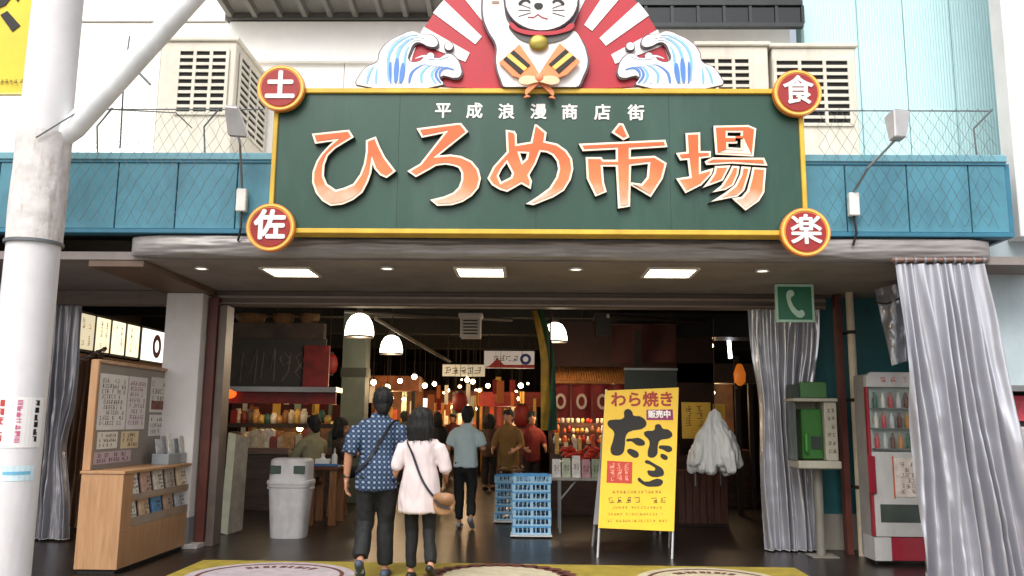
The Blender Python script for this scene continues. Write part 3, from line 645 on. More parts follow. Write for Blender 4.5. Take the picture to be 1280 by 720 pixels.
# ------------------------------------------------------------------ yellow banner
YBn = 6.9
tl, br = at(-70,-60,YBn), at(41,118,YBn)
bn = T('shop_banner', 'yellow shop banner with bold black brush lettering at the upper left', 'banner', (tl.x,YBn,br.z))
obj('cloth', MB().grid(lambda u,v: (tl.x+(br.x-tl.x)*u, YBn+.015*math.sin(u*5+v*2), tl.z+(br.z-tl.z)*v),20,10), mat('banner_yellow','#dcc43c',.6,var=.06,bump=.05), bn, smooth=True)
obj('batten', MB().tube([(tl.x-.02,YBn,br.z),(br.x+.02,YBn,br.z)],.014,8), mat('batten','#cfc27a',.5), bn)
for ps in ([(2,20),(11,15),(27,33),(17,41)],[(-14,4),(-4,12),(8,8),(18,-4),(24,4),(30,-8),(20,-16),(4,-4),(-8,-4)]):
    obj('brush_stroke', shape([[(at(a,b_,YBn).x,at(a,b_,YBn).z) for a,b_ in ps]], FRONT(0,YBn-.018,0), .004), M_ink, bn)
mb = marks(MB(), FRONT(at(8,103,YBn-.02).x,YBn-.02,at(8,103,YBn).z), .30,.04,1,7,1,3); props(obj('small_print', mb, mat('ink_brown','#4a3a14',.6,var=0), bn), kind='stuff')
# ------------------------------------------------------------------ vinyl curtains
def curtain(name, label, tl, tr, bl, br, folds, amp, m, seed, group, gather=None, hem=True, rail=True, wob=.0):
    tl, tr, bl, br = map(Vector, (tl,tr,bl,br))
    t = T(name, label, 'curtain', tuple((bl+br)/2), group)
    nrm = Vector((0,0,1)).cross((tr-tl)).normalized()
    def fn(u, v):
        uu = u + .035*noise.noise(Vector((u*7, v*1.4, seed)))
        p = (tl*(1-v)+bl*v)*(1-uu) + (tr*(1-v)+br*v)*uu
        if gather:
            g = math.exp(-((v-gather[0])/gather[1])**2)*gather[2]; c_ = (tl*(1-v)+bl*v)*(1-gather[3])+(tr*(1-v)+br*v)*gather[3]; p = p*(1-g)+c_*g
        ph = u*folds*2*math.pi + 5.5*noise.noise(Vector((u*3.2, v*.9, seed+3))) + 1.5*noise.noise(Vector((u*11, v*2.5, seed+4)))
        a = amp*1.15*(.4+.6*min(1,v*2))*(1+1.1*noise.noise(Vector((u*9, v*2, seed+9))))
        s_ = math.sin(ph); s_ = math.copysign(abs(s_)**.75, s_)
        d = a*s_ + .010*noise.noise(Vector((u*20, v*6, seed))) + .014*noise.noise(Vector((u*8-v*5, v*7+u*4, seed+2)))*min(1,v*2) + .008*noise.noise(Vector((u*10, v*22, seed+5)))*min(1,v*1.5)
        return p + nrm*d
    nu, nv = folds*14, 90
    obj('vinyl_sheet', MB().grid(fn, nu, nv), m, t, smooth=True)
    if hem: obj('hem', MB().grid(lambda u,v: Vector(fn(u, .95+.05*v))-nrm*(-.012) + Vector((0,0,-.012)), nu, 3), mat('hem_white','#e6e6ea',.35,var=.05), t, smooth=True)
    if rail:
        d = (tr-tl).normalized()*.03
        obj('rail', MB().tube([tl-d+Vector((0,0,.04)), tr+d+Vector((0,0,.04))],.022,10), mat('rail_rust','#8a6a60',.5,metal=.3,var=.2), t, smooth=40)
        mb = 0
        for k in range(folds+1):
            q = tl.lerp(tr, k/folds); obj('curtain_ring', MB().tube([q+Vector((-.012,0,.035)),q+Vector((.012,0,.035))],.034,10), M_steel, t)
    return t
G = 'silver vinyl strip curtains of the entrance'
def c4(y0, a, b_, c_, d_): return [tuple(at(*q, y0)) for q in (a,b_,c_,d_)]
q = c4(7.98,(1119,330),(1229,330),(1152,730),(1305,730)); q[3] = (q[3][0],7.9,.04); q[2] = (q[2][0],7.9,.04)
curtain('vinyl_curtain','broad gathered silver vinyl curtain hanging at the right corner of the fascia',*q,9,.055,M_silver,3,G)
q = c4(10.28,(934,380),(1024,380),(957,682),(1028,680)); q[2] = (q[2][0],10.28,.03); q[3] = (q[3][0],10.28,.03)
curtain('vinyl_curtain','silver vinyl curtain behind the green payphone',*q,7,.05,M_silver,8,G,gather=(.42,.2,.22,.35))
q = c4(10.35,(62,378),(102,378),(40,668),(84,668)); q[2] = (q[2][0],10.35,.04); q[3] = (q[3][0],10.35,.04)
curtain('vinyl_curtain','narrow dull silver vinyl curtain right beside the utility pole',*q,4,.05,M_silver2,12,G,gather=(.62,.15,.35,.3))
q = c4(11.2,(96,455),(130,440),(72,640),(118,640))
q[2] = (q[2][0],11.2,.05); q[3] = (q[3][0],11.2,.05)
curtain('cloth_curtain','brown cloth curtain drawn behind the wooden leaflet counter',*q,4,.05,mat('brown_cloth','#6a4a34',.8,var=.2,bump=.1,dirt=.3),20,'brown curtains',hem=False)
fl = T('vinyl_flap','creased white vinyl flap tied up above the drinks machine','flap',tuple(at(1112,400,9.2)))
obj('sheet', MB().grid(lambda u,v: at(1093+22*v+u*32*(1-.2*v),362+u*-8+v*95,9.2+.12*math.sin(u*6+v*4)+.05*noise.noise(Vector((u*6,v*6,2)))),16,20), M_silver, fl, smooth=True)
obj('tie_cord', MB().tube([at(1093,378,9.15),at(1108,380,9.05),at(1128,372,9.15)],.010,6), M_ink, fl)
# ------------------------------------------------------------------ canopy ceiling lights
M_lit = mat('lit_panel','#fff3d8',.4,var=0,emit=9,ecol='#fff0d2')
M_trim = mat('light_trim','#d6d2ca',.5,var=.05)
for px, py, which in ((364,339,'left'),(601,339,'middle'),(837,340,'right')):
    d = ray(px,py); p = Vector((0,0,CH))+d*((ZC-CH)/d.z)
    t = T('ceiling_light', {'left':'square lit ceiling lamp under the canopy nearest the lower left red disc','middle':'square lit ceiling lamp under the middle of the canopy','right':'square lit ceiling lamp under the canopy nearest the lower right red disc'}[which], 'ceiling light', tuple(p), 'square lamps in the canopy ceiling')
    a = .27
    mb = MB().box(p.x-a,p.x+a,p.y-a,p.y-a+.035,ZC-.022,ZC-.002).box(p.x-a,p.x+a,p.y+a-.035,p.y+a,ZC-.022,ZC-.002).box(p.x-a,p.x-a+.035,p.y-a+.036,p.y+a-.036,ZC-.021,ZC-.002).box(p.x+a-.035,p.x+a,p.y-a+.036,p.y+a-.036,ZC-.021,ZC-.002)
    obj('rim', mb, M_trim, t); obj('diffuser', MB().box(p.x-a+.036,p.x+a-.036,p.y-a+.036,p.y+a-.036,ZC-.012,ZC-.003), M_lit, t)
for px, py, w_ in ((252,334,'leftmost'),(484,334,'second'),(720,335,'third'),(953,337,'rightmost')):
    d = ray(px,py); p = Vector((0,0,CH))+d*((ZC-CH)/d.z)
    t = T('downlight', f'small round recessed downlight, {w_} of four in the canopy ceiling', 'ceiling light', tuple(p), 'round downlights in the canopy ceiling')
    obj('rim', MB().lathe((p.x,p.y,ZC-.02),[(.07,.018),(.075,.0),(.055,.0),(.05,.016)],20), M_trim, t, smooth=40)
    obj('bulb', MB().lathe((p.x,p.y,ZC-.016),[(.048,.012),(.048,.0)],16), mat('downlight_glow','#f3ece0',.4,var=0,emit=1.5), t)
# ------------------------------------------------------------------ leaflet counter on the left
wd = wood('counter_wood','#ad8560','#9c7450','z',.4); wdx = wood('counter_wood_shaded','#7b4f2c','#5f3a20','y',.45)  # second wood: shade of the rack recess put into a darker colour
k0 = gd(145,718); CX1 = k0.x-.0; CY0 = k0.y; CX0 = CX1-.42; CY1 = 10.12; CHT = .97
CX1b = CX1
ct = T('leaflet_counter','light wooden counter with leaflet racks on its side, left of the entrance','counter',((CX0+CX1)/2,(CY0+CY1)/2,0))
obj('front_panel', MB().box(CX0,CX1,CY0,CY0+.03,.04,CHT-.03), wd, ct, bevel=.003)
obj('kick_plate', MB().box(CX0+.03,CX1-.03,CY0+.02,CY1-.02,.0,.04), M_black, ct)
obj('back_panel', MB().box(CX0,CX0+.03,CY0+.031,CY1,.04,CHT-.03), wd, ct)
obj('side_panel', MB().box(CX1-.03,CX1,CY0+.031,CY1,.04,.40), wd, ct, bevel=.003)
obj('end_panel', MB().box(CX0+.031,CX1,CY1-.03,CY1-.001,.401,CHT-.03), wd, ct)
obj('post', MB().box(CX1-.06,CX1,CY0+.031,CY0+.22,.401,CHT-.03), wd, ct, bevel=.003)
obj('counter_top', MB().box(CX0-.01,CX1+.015,CY0-.01,CY1+.005,CHT-.03,CHT), wd, ct, bevel=.004)
obj('rack_back', MB().box(CX1-.16,CX1-.145,CY0+.221,CY1-.031,.40,CHT-.03), wdx, ct)
obj('shelf', MB().box(CX1-.144,CX1-.002,CY0+.221,CY1-.031,.40,.415), wd, ct); obj('shelf', MB().box(CX1-.144,CX1-.01,CY0+.221,CY1-.031,.66,.675), wd, ct)
obj('rack_lip', MB().box(CX1-.02,CX1+.002,CY0+.221,CY1-.031,.416,.50), mat('clear_lip','#8e7b66',.2,var=.1), ct); obj('rack_lip', MB().box(CX1-.02,CX1-.004,CY0+.221,CY1-.031,.676,.73), mat('clear_lip','#8e7b66',.2,var=.1), ct)
lc = ['#f0e9de','#dfbfa2','#5f9ccf','#cfae98','#c8ccd0','#ece8e8','#c8a498','#e2dcd2','#c0b2a8','#ecd2b4']
k = 0
for row, z in ((0,.417),(1,.677)):
    for j in range(5):
        y = CY0+.34+j*.30; h = .24 if row == 0 else .27
        t = T('leaflet', [['cream leaflet','tan leaflet','blue leaflet','fawn leaflet','grey leaflet'],['white leaflet','pinkish leaflet','pale leaflet','taupe leaflet','peach leaflet']][row][j]+(' in the lower rack of the wooden counter' if row == 0 else ' in the upper rack of the wooden counter'), 'leaflet', (CX1-.05,y,z), 'leaflets in the counter racks')
        X = CX1-.05; mb = MB().obox((X,y,z),(0,1,0),(-.18,0,1),(1,0,.18),-.115,.115,.0,h,-.004,.012)
        cc = lc[(row*5+j)%10]; obj('sheets', mb, mat('leaflet'+cc, cc, .4, var=.25, vs=12), t)
        M_ = frame((X+.0135,y,z+h*.5),(0,1,0),(-.18,0,1)); M_ = M_ @ Matrix.Translation((-.0,0.0,.004))
        obj('cover_print', marks(MB(), M_, .13, .16, 4, 4, .8, 40+k), mat('print_dark','#4b4038',.6,var=0), t, kind='stuff'); k += 1
# notice board over the counter
NBx = CX0+.04; NY0, NY1 = CY0+.06, CY1-.05
nb = T('notice_board','tall notice board with pinned papers standing on the wooden counter','notice board',(NBx,(NY0+NY1)/2,CHT))
ZN = 2.03
obj('backing', MB().box(NBx-.03,NBx,NY0,NY1,CHT+.002,ZN), mat('board_grey','#8b8580',.7,var=.1), nb)
obj('frame', MB().box(NBx-.05,NBx+.03,NY0-.04,NY0,CHT+.001,ZN+.03), wd, nb, bevel=.004); obj('frame', MB().box(NBx-.05,NBx+.03,NY1,NY1+.04,CHT+.001,ZN+.03), wd, nb, bevel=.004); obj('frame', MB().box(NBx-.05,NBx+.03,NY0+.001,NY1-.001,ZN,ZN+.035), wd, nb, bevel=.004)
def paper(lbl, y0, y1, z0, z1, cc, rows, cols, seed, pr='#55504c', photo=None):
    t = T('pinned_paper', lbl, 'paper', (NBx+.004,(y0+y1)/2,z0), 'papers on the notice board')
    obj('sheet', MB().box(NBx+.002,NBx+.006,y0,y1,z0,z1), mat('sheet'+cc,cc,.7,var=.04), t)
    M_ = frame((NBx+.0065,(y0+y1)/2,(z0+z1)/2),(0,1,0),(0,0,1))
    obj('printed_text', marks(MB(), M_, (y1-y0)*.85, (z1-z0)*.85, rows, cols, .75, seed, .001), mat('pr'+pr,pr,.7,var=0), t, kind='stuff')
    if photo: obj('printed_picture', MB().box(NBx+.0065,NBx+.008,*photo), mat('photo','#7a4a3c',.6,var=.5,vs=20), t)
paper('wide pale notice sheet at the near end of the notice board', NY0+.06,NY0+.66,1.36,1.93,'#d9d6d6',9,10,11)
paper('pale notice sheet in the middle of the notice board', NY0+.68,NY0+1.12,1.36,1.93,'#d4d0d4',8,7,12,'#8a5a66')
paper('framed poster with a small picture at the far end of the notice board', NY0+1.22,NY0+1.62,1.55,1.95,'#c8c4c0',4,5,13,'#6a6460',(NY0+1.26,NY0+1.58,1.58,1.68))
paper('small white slip between the big sheets and the photo cards', NY0+.10,NY0+.52,1.17,1.34,'#dcd8d2',3,9,15)
paper('pale slip under the framed poster on the notice board', NY0+1.24,NY0+1.60,1.28,1.52,'#d6d2d0',3,6,16)
paper('yellowish handbill low in the middle of the notice board', NY0+.60,NY0+1.0,1.16,1.34,'#d2c6a4',3,7,17,'#7a4a3c')
paper('strip of small photo cards along the foot of the notice board', NY0+.06,NY0+.85,1.02,1.14,'#b9a9b4',2,14,14,'#5a3340')
cd_ = T('leaflet_stand','clear stand of mixed leaflets at the far end of the counter top','leaflet stand',(CX1-.16,NY1-.35,CHT))
obj('holder', MB().box(CX1-.24,CX1-.05,NY1-.62,NY1-.12,CHT+.001,CHT+.12), mat('acrylic','#8f979c',.15,var=.1), cd_, bevel=.003)
for j in range(5): obj('leaflet_sheets', MB().obox((CX1-.2+.03*j,NY1-.55+.095*j,CHT+.12),(0,1,0),(-.15,0,1),(1,0,.15),-.05,.05,-.03,.16+.03*(j%3),-.004,.004), mat('lf%d'%j,['#c4c6cc','#8d8f95','#dedbd4','#7a7f86','#b6b1a8'][j],.5,var=.3,vs=20), cd_)
# ------------------------------------------------------------------ entrance mat
mL, mR = -3.42, 2.78; mB = gd(620,706).y; mF = 6.9
mt = T('entrance_mat','long yellow green entrance mat with printed round emblems','mat',((mL+mR)/2,(mB+mF)/2,.001))
obj('rubber_base', MB().box(mL,mR,mF,mB,.001,.012), mat('mat_olive','#93822c',.8,var=.15,vs=6,dirt=.35,dcol='#3f3a22',bump=.2,bs=120), mt, bevel=.003)
def disc2(X, Y, rx, ry, m, z, nm):
    return obj(nm, shape([[(rx*math.cos(k*math.pi/24), ry*math.sin(k*math.pi/24)) for k in range(48)]], Matrix.Translation((X,Y,z)), .002), m, mt)
m_l = mat('mat_lilac','#a99fa6',.85,var=.12,vs=8,dirt=.3); m_c = mat('mat_cream','#b3ab92',.85,var=.12,vs=8,dirt=.3); m_r = mat('mat_maroon','#5a3028',.85,var=.1)
yy = mB-.09
for px, rx, m in ((352,.80,m_l),(872,.72,m_c)):
    X = gd(px,712).x; d = disc2(X,yy-.75,rx,.75,m,.0125,'emblem')
    obj('emblem_ring', shape([[((rx-.10)*math.cos(k*math.pi/24), .65*math.sin(k*math.pi/24)) for k in range(48)],[((rx-.14)*math.cos(k*math.pi/24), .61*math.sin(k*math.pi/24)) for k in range(48)]], Matrix.Translation((X,yy-.75,.0147)), .002), m_r, d)
    for j in range(9):
        a = math.pi*(.3+.05*j); obj('emblem_mark', MB().obox((X+(rx-.26)*math.cos(a),yy-.75+.46*math.sin(a),.0148),(math.cos(a),math.sin(a),0),(-math.sin(a),math.cos(a),0),(0,0,1),-.05,.05,-.03+.02*(j%2),.03,0,.002), m_r, d)
X = gd(628,712).x; d = disc2(X,yy-.62,.62,.60,m_c,.0125,'emblem')
for j in range(15):
    a = math.pi*j/14; obj('emblem_petal', shape([[(0,-.11),(.12,-.06),(.16,0),(.12,.06),(0,.11),(-.05,0)]], Matrix.Translation((X+.60*math.cos(a),yy-.62+.56*math.sin(a),.0147)) @ Matrix.Rotation(a,4,'Z'), .002), m_r, d)
# ------------------------------------------------------------------ yellow sandwich board
fl_, fr_ = gd(746,697), gd(841,699)
tl_, tr_ = at(757,487,fl_.y+.30), at(848,485,fr_.y+.30)
M_alu = mat('alu_frame','#c9cbcc',.35,metal=.6,var=.08)
sb = T('sandwich_board','tall yellow folding sign with black brush lettering standing before the fish stall','sign board',tuple((fl_+fr_)/2))
u = ((fr_-fl_)+(tr_-tl_)).normalized(); o_ = fl_; 
L_ = (tl_-fl_).length; Rg = (tr_-fr_).length
def SBp(s, t): # s across, t from feet (0) to top (1)
    return (fl_*(1-t)+tl_*t)*(1-s) + (fr_*(1-t)+tr_*t)*s
n_ = (fr_-fl_).cross(tl_-fl_).normalized()
def pxpt(px, py):
    """photo pixel on the board -> (s,t)"""
    t = (697.5-py)/(697.5-486); xl = 746+(757-746)*t; xr = 841+(848-841)*t
    return ((px-xl)/(xr-xl), t)
v_ = ((tl_-fl_)/1).normalized(); W_ = (fr_-fl_).length; H_ = (tl_-fl_).length
FB = frame(fl_, u, v_-u*v_.dot(u))
def bp2(pts, ox, oy, sc):
    r_ = []
    for a, b_ in pts:
        s, t = pxpt(ox+a/sc, oy+b_/sc); q = FB.inverted() @ SBp(s,t); r_.append((q.x,q.y))
    return r_
for s in (0.01,.99): obj('leg', MB().tube([SBp(s,-.0), SBp(s,1.0)],.014,8), M_alu, sb)
for s in (.02,.98):
    a = SBp(s,.985); b_ = Vector((SBp(s,0).x+.12*(1 if s>.5 else 0),fl_.y+.85,0)); obj('rear_leg', MB().tube([a,b_],.014,8), M_alu, sb)
pan = obj('panel', shape([bp2([(747.5,662),(842,665),(848,486),(756.5,488)],0,0,1)], FB @ Matrix.Translation((0,0,.012)), .02), mat('board_yellow','#eec21f',.35,var=.05,vs=2), sb)
a, b_ = SBp(.02,.985), SBp(.98,.985)
rb = [a+Vector((0,.05,-.03)), b_+Vector((0,.05,-.03)), Vector((SBp(.98,0).x+.10,fl_.y+.72,.27)), Vector((SBp(.02,0).x,fl_.y+.72,.27))]
mb = MB(); off_ = Vector((0,.02,0)); mb.add(rb+[q+off_ for q in rb], [(0,1,2,3),(7,6,5,4),(0,4,5,1),(1,5,6,2),(2,6,7,3),(3,7,4,0)]); obj('rear_panel', mb, mat('board_back','#b9bcc4',.4,var=.1), sb)
K = FB @ Matrix.Translation((0,0,.0325))
ta1 = [[(225,290),(230,235),(260,215),(295,240),(305,270),(360,280),(410,330),(400,370),(270,410),(245,440),(235,520),(215,590),(150,605),(120,580),(140,470),(145,410),(95,350),(100,315),(140,305)],[(245,482),(300,465),(360,465),(400,510),(380,525),(330,520),(290,490)],[(255,560),(310,560),(350,600),(330,625),(280,605)]]
ta2 = [[(475,395),(485,355),(520,350),(545,385),(590,395),(622,440),(600,465),(520,485),(505,520),(490,610),(430,620),(420,590),(435,490),(390,420),(410,405)],[(510,540),(560,525),(620,550),(600,580),(545,560)],[(525,600),(560,600),(585,630),(560,645)]]
for g in (ta1,ta2): obj('brush_character', shape([bp2(c,745,480,6.545) for c in g], K, .003, 0, True), M_ink, pan)
obj('brush_character', shape([bp2(c,740,565,5.333) for c in ([(350,80),(420,100),(478,150),(465,178),(365,148),(420,135),(395,108)],[(305,190),(350,215),(460,200),(470,225),(400,248),(340,235)])], K, .003, 0, True), M_ink, pan)
def btext(s, px, py, size, m, name, off=0, sq=1, dz=0):
    q = bp2([(px,py)],0,0,1)[0]; return obj(name, text(s, K @ Matrix.Translation((q[0],q[1],dz)), size, .002, off, squash=sq), m, pan)
btext('わら焼き', 803, 502, .185, mat('ink_redbrown','#a8331c',.5,var=.1), 'red_lettering', .006)
obj('label_plate', shape([bp2([(411,225),(625,225),(630,315),(411,312)],745,480,6.545)], K, .002), mat('magenta','#8d1d5c',.5,var=.05), pan)
btext('販売中', 824, 521, .092, M_wht, 'label_lettering', .004, .95, .0025)
obj('red_seal', shape([bp2([(100,75),(268,85),(265,228),(95,222)],740,565,5.333)], K, .002), mat('seal_red','#c03a20',.5,var=.1), pan)
q = bp2([(182,152)],740,565,5.333)[0]; obj('seal_marks', marks(MB(), K @ Matrix.Translation((q[0],q[1],.0025)), .24,.20,3,3,1,21,.001), mat('seal_pink','#eaa08a',.5,var=0), pan, kind='stuff')
for py, hh, cols, ww, sd, cc in ((618,.035,14,.55,31,'#4a3a10'),(628,.075,7,.68,32,'#2a2210'),(637,.03,16,.56,33,'#5a4a18'),(645,.03,20,.66,34,'#7a5a18'),(653,.03,20,.68,35,'#5a4214')):
    q = bp2([(796,py)],0,0,1)[0]; obj('small_print', marks(MB(), K @ Matrix.Translation((q[0],q[1],0)), ww,hh,1,cols,.92,sd,.0015), mat('ink'+cc,cc,.6,var=0), pan, kind='stuff')
# ------------------------------------------------------------------ litter bin
p = gd(361,671); bz = p
lb = T('litter_bin','grey plastic litter bin with two flap openings near the left doorway','bin',tuple(p))
M_bin = mat('bin_grey','#c6c4c6',.5,var=.1,vs=5,dirt=.4,dcol='#6a645f',bump=.03)
def rrect(c, prof, r=.3, seg=32, y0=.0):
    mb = MB(); o = 0
    for a, z in prof:
        for k in range(seg):
            t = 2*math.pi*k/seg; cx_, sy_ = math.cos(t), math.sin(t); e = .55
            mb.v.append((c.x+a*math.copysign(abs(cx_)**e,cx_), c.y+a*.85*math.copysign(abs(sy_)**e,sy_), c.z+z))
    for i in range(len(prof)-1):
        for k in range(seg): mb.f.append((i*seg+k, i*seg+(k+1)%seg, (i+1)*seg+(k+1)%seg, (i+1)*seg+k))
    mb.f.append(tuple(reversed(range(seg)))); mb.f.append(tuple(range((len(prof)-1)*seg, len(prof)*seg))); return mb
obj('body', rrect(p,[(.215,.0),(.22,.02),(.262,.62),(.275,.63),(.28,.66),(.27,.665)]), M_bin, lb, smooth=35)
lid = obj('lid', rrect(p,[(.285,.666),(.29,.69),(.285,.71),(.262,.72),(.255,.93),(.25,.96),(.22,.985),(.05,.99)]), M_bin, lb, smooth=35)
for s in (-1,1): obj('opening', MB().box(p.x+s*.15-.07,p.x+s*.15+.07,p.y-.228,p.y-.20,.80,.90), mat('bin_dark','#3a4a44',.5), lid, bevel=.006)
for s in (-1,1): obj('handle', MB().box(p.x+s*.27-.02,p.x+s*.27+.02,p.y-.08,p.y+.08,.60,.625), M_bin, lb, bevel=.004)
# cream display boards leaning beside the doorway
p = gd(283,668)
lp = T('leaning_panel','cream folded panel leaning just inside the left door jamb','panel',tuple(p))
obj('front_leaf', MB().add([p+Vector((-.09,0,.02)),p+Vector((.02,-.02,.0)),p+Vector((.04,.03,1.28)),p+Vector((-.07,.05,1.3)),p+Vector((-.09,.03,.02)),p+Vector((.02,.01,.0)),p+Vector((.04,.06,1.28)),p+Vector((-.07,.08,1.3))],[(0,1,2,3),(7,6,5,4),(0,4,5,1),(1,5,6,2),(2,6,7,3),(3,7,4,0)]), mat('panel_cream','#dcdcc0',.5,dirt=.2), lp)
obj('back_leaf', MB().add([p+Vector((.022,-.02,.0)),p+Vector((.13,.22,.03)),p+Vector((.14,.24,1.24)),p+Vector((.042,.03,1.28)),p+Vector((.01,.0,.0)),p+Vector((.11,.24,.03)),p+Vector((.12,.26,1.24)),p+Vector((.03,.05,1.28))],[(0,1,2,3),(7,6,5,4),(0,4,5,1),(1,5,6,2),(2,6,7,3),(3,7,4,0)]), mat('panel_stone','#a39c92',.6,dirt=.3,var=.15,vs=9), lp)
# ------------------------------------------------------------------ telephone sign and payphone
YT = 9.4; a, b_ = at(971,402,YT), at(1016,356,YT)
ts = T('telephone_sign','square green sign with a white telephone handset hanging from the ceiling','sign',tuple((a+b_)/2))
cx_, cz_ = (a.x+b_.x)/2, (a.z+b_.z)/2; hw = (b_.x-a.x)/2
obj('plate', MB().box(cx_-hw,cx_+hw,YT,YT+.03,cz_-hw,cz_+hw), mat('phone_green','#1f6b4c',.35,var=.06), ts)
obj('border', MB().box(cx_-hw-.004,cx_+hw+.004,YT-.006,YT+.034,cz_+hw-.022,cz_+hw+.004).box(cx_-hw-.004,cx_+hw+.004,YT-.006,YT+.034,cz_-hw-.004,cz_-hw+.022).box(cx_-hw-.004,cx_-hw+.02,YT-.005,YT+.033,cz_-hw+.023,cz_+hw-.023).box(cx_+hw-.02,cx_+hw+.004,YT-.005,YT+.033,cz_-hw+.023,cz_+hw-.023), mat('border_mint','#a9cdb9',.5), ts)
obj('handset_symbol', shape([[(cx_+x_*hw,cz_+y_*hw) for x_,y_ in ((-.42,.55),(-.28,.70),(-.08,.66),(-.05,.42),(-.2,.30),(-.16,.0),(.02,-.30),(.2,-.42),(.34,-.36),(.48,-.52),(.42,-.72),(.2,-.78),(-.05,-.62),(-.3,-.25),(-.42,.15))]], FRONT(0,YT-.001,0), .006,0,True), mat('symbol_mint','#b9d8c6',.5,var=.05), ts)
for s in (-1,1): obj('hanger', MB().tube([(cx_+s*hw*.6,YT+.015,cz_+hw),(cx_+s*hw*.6,YT+.015,ZC-.002)],.008,8), M_steel, ts)
YP = 9.75; ph_ = T('payphone','green payphone in a cream metal housing on a post before the curtain','payphone',(at(1018,600,YP).x,YP,0))
A = lambda x_,y_: at(x_,y_,YP)
M_ph = mat('phone_cream','#9c988a',.5,var=.08,dirt=.35); M_pg = mat('phone_body_green','#2c5f26',.35,var=.08)
x0,x1 = A(992,500).x, A(1045,500).x; zt, zb = A(1018,500).z, A(1018,586).z
obj('housing_back', MB().box(x0+.02,x1-.02,YP+.28,YP+.30,zb+.02,zt), M_ph, ph_)
obj('housing_side', MB().box(x0,x0+.03,YP+.03,YP+.30,zb+.09,zt-.02), mat('phone_glass','#4c5350',.15,var=.1), ph_, bevel=.004)
obj('housing_side', MB().box(x1-.14,x1,YP-.0,YP+.30,zb+.09,zt-.02), M_ph, ph_, bevel=.006)
obj('housing_roof', MB().box(x0-.01,x1+.01,YP-.03,YP+.31,zt-.019,zt+.02), M_ph, ph_, bevel=.008)
obj('shelf', MB().box(x0+.01,x1+.01,YP-.06,YP+.31,zb,zb+.088), M_ph, ph_, bevel=.012)
obj('telephone', MB().box(x0+.10,x1-.145,YP+.06,YP+.28,zb+.10,zt-.10), M_pg, ph_, bevel=.015)
obj('keypad', MB().box(x0+.20,x1-.17,YP+.045,YP+.059,zb+.22,zb+.36), mat('keypad','#26302a',.4), ph_)
obj('handset', MB().tube([(x0+.14,YP+.03,zb+.40),(x0+.125,YP+.0,zb+.38),(x0+.125,YP+.0,zb+.20),(x0+.14,YP+.03,zb+.18)],.022,8), mat('handset_green','#2f6f2c',.35), ph_, smooth=40)
M_ = FRONT(x1-.07,YP-.001,(zt+zb)/2+.04); obj('instructions', marks(MB(), M_, .10,.55,6,2,.9,61,.002), mat('instr','#5c4038',.6,var=0), ph_, kind='stuff')
zt2 = A(1018,477).z; obj('directory_box', MB().box(A(1003,490).x,A(1036,490).x,YP+.06,YP+.26,zt+.021,zt2), mat('box_green','#3f6a3a',.5,var=.1), ph_, bevel=.01)
obj('directory_box_dark', MB().box(A(992,490).x,A(1003,490).x-.004,YP+.10,YP+.26,zt+.021,zt2-.03), mat('box_dkgreen','#26302a',.5), ph_)
obj('post', MB().tube([((x0+x1)/2+.06,YP+.2,0),((x0+x1)/2+.06,YP+.2,zb)],.05,16), mat('post_grey','#77746c',.5,var=.1,dirt=.4), ph_, smooth=40)
obj('foot_plate', MB().box((x0+x1)/2-.08,(x0+x1)/2+.22,YP+.06,YP+.34,0,.02), mat('post_grey','#77746c'), ph_, bevel=.005)
# ------------------------------------------------------------------ drinks machine
vx0, vy0 = 3.72, 9.40; vx1, vy1, vh = 4.52, 9.78, 2.06
vm = T('drinks_machine','red and white upright drinks cooler partly hidden by the right vinyl curtain','drinks machine',((vx0+vx1)/2,(vy0+vy1)/2,0))
M_vr = mat('cooler_red','#8e1a2c',.35,var=.06,coat=.4); M_vw = mat('cooler_white','#b2b0ad',.4,var=.06,dirt=.2)
obj('cabinet', MB().box(vx0+.01,vx1-.01,vy0+.06,vy1,.06,vh-.02), mat('cooler_side','#8f8a86',.5,var=.1,dirt=.3), vm, bevel=.01)
hd_ = obj('header', MB().prism([(vx0,vh-.16),(vx1,vh-.16),(vx1,vh-.06),(vx1-.06,vh),(vx0+.06,vh),(vx0,vh-.05)],vy0-.02,vy0+.059), M_vw, vm)
obj('header_lettering', marks(MB(), FRONT((vx0+vx1)/2-.1,vy0-.0205,vh-.08), .35,.07,1,3,1,71,.002), mat('hdr_red','#b83a3a',.5,var=0), hd_, kind='stuff')
obj('edge_trim', MB().box(vx0-.004,vx0+.02,vy0-.015,vy0+.058,.30,vh-.161), M_vr, vm, bevel=.006); obj('edge_trim', MB().box(vx1-.045,vx1+.004,vy0-.015,vy0+.058,.30,vh-.161), M_vr, vm, bevel=.006)
obj('display_back', MB().box(vx0+.046,vx1-.046,vy0+.045,vy0+.058,1.20,vh-.162), mat('cool_lit','#a9b3ae',.5,var=.15,vs=5), vm)
for k in range(3):
    z = 1.22+k*.22; obj('shelf', MB().box(vx0+.05,vx1-.05,vy0-.005,vy0+.044,z,z+.012), M_steel, vm)
    for j in range(8):
        X = vx0+.10+j*.085; cc = ['#b84a50','#d6d2c8','#4a6b58','#c98b4a','#6b4038','#c9c9c9'][(j*5+k*7)%6]
        obj('bottle', MB().lathe((X,vy0+.02,z+.013),[(.026,0),(.027,.10),(.012,.14),(.012,.165)],8), mat('btl'+cc,cc,.3,var=.1), vm, smooth=40)
obj('glass', MB().box(vx0+.046,vx1-.046,vy0-.014,vy0-.010,1.20,vh-.162), mat('cooler_glass','#dfe8e6',.05,var=0,trans=1,alpha=.35), vm)
obj('lower_panel', MB().box(vx0+.022,vx1-.046,vy0-.012,vy0+.058,.30,1.195), M_vw, vm, bevel=.005)
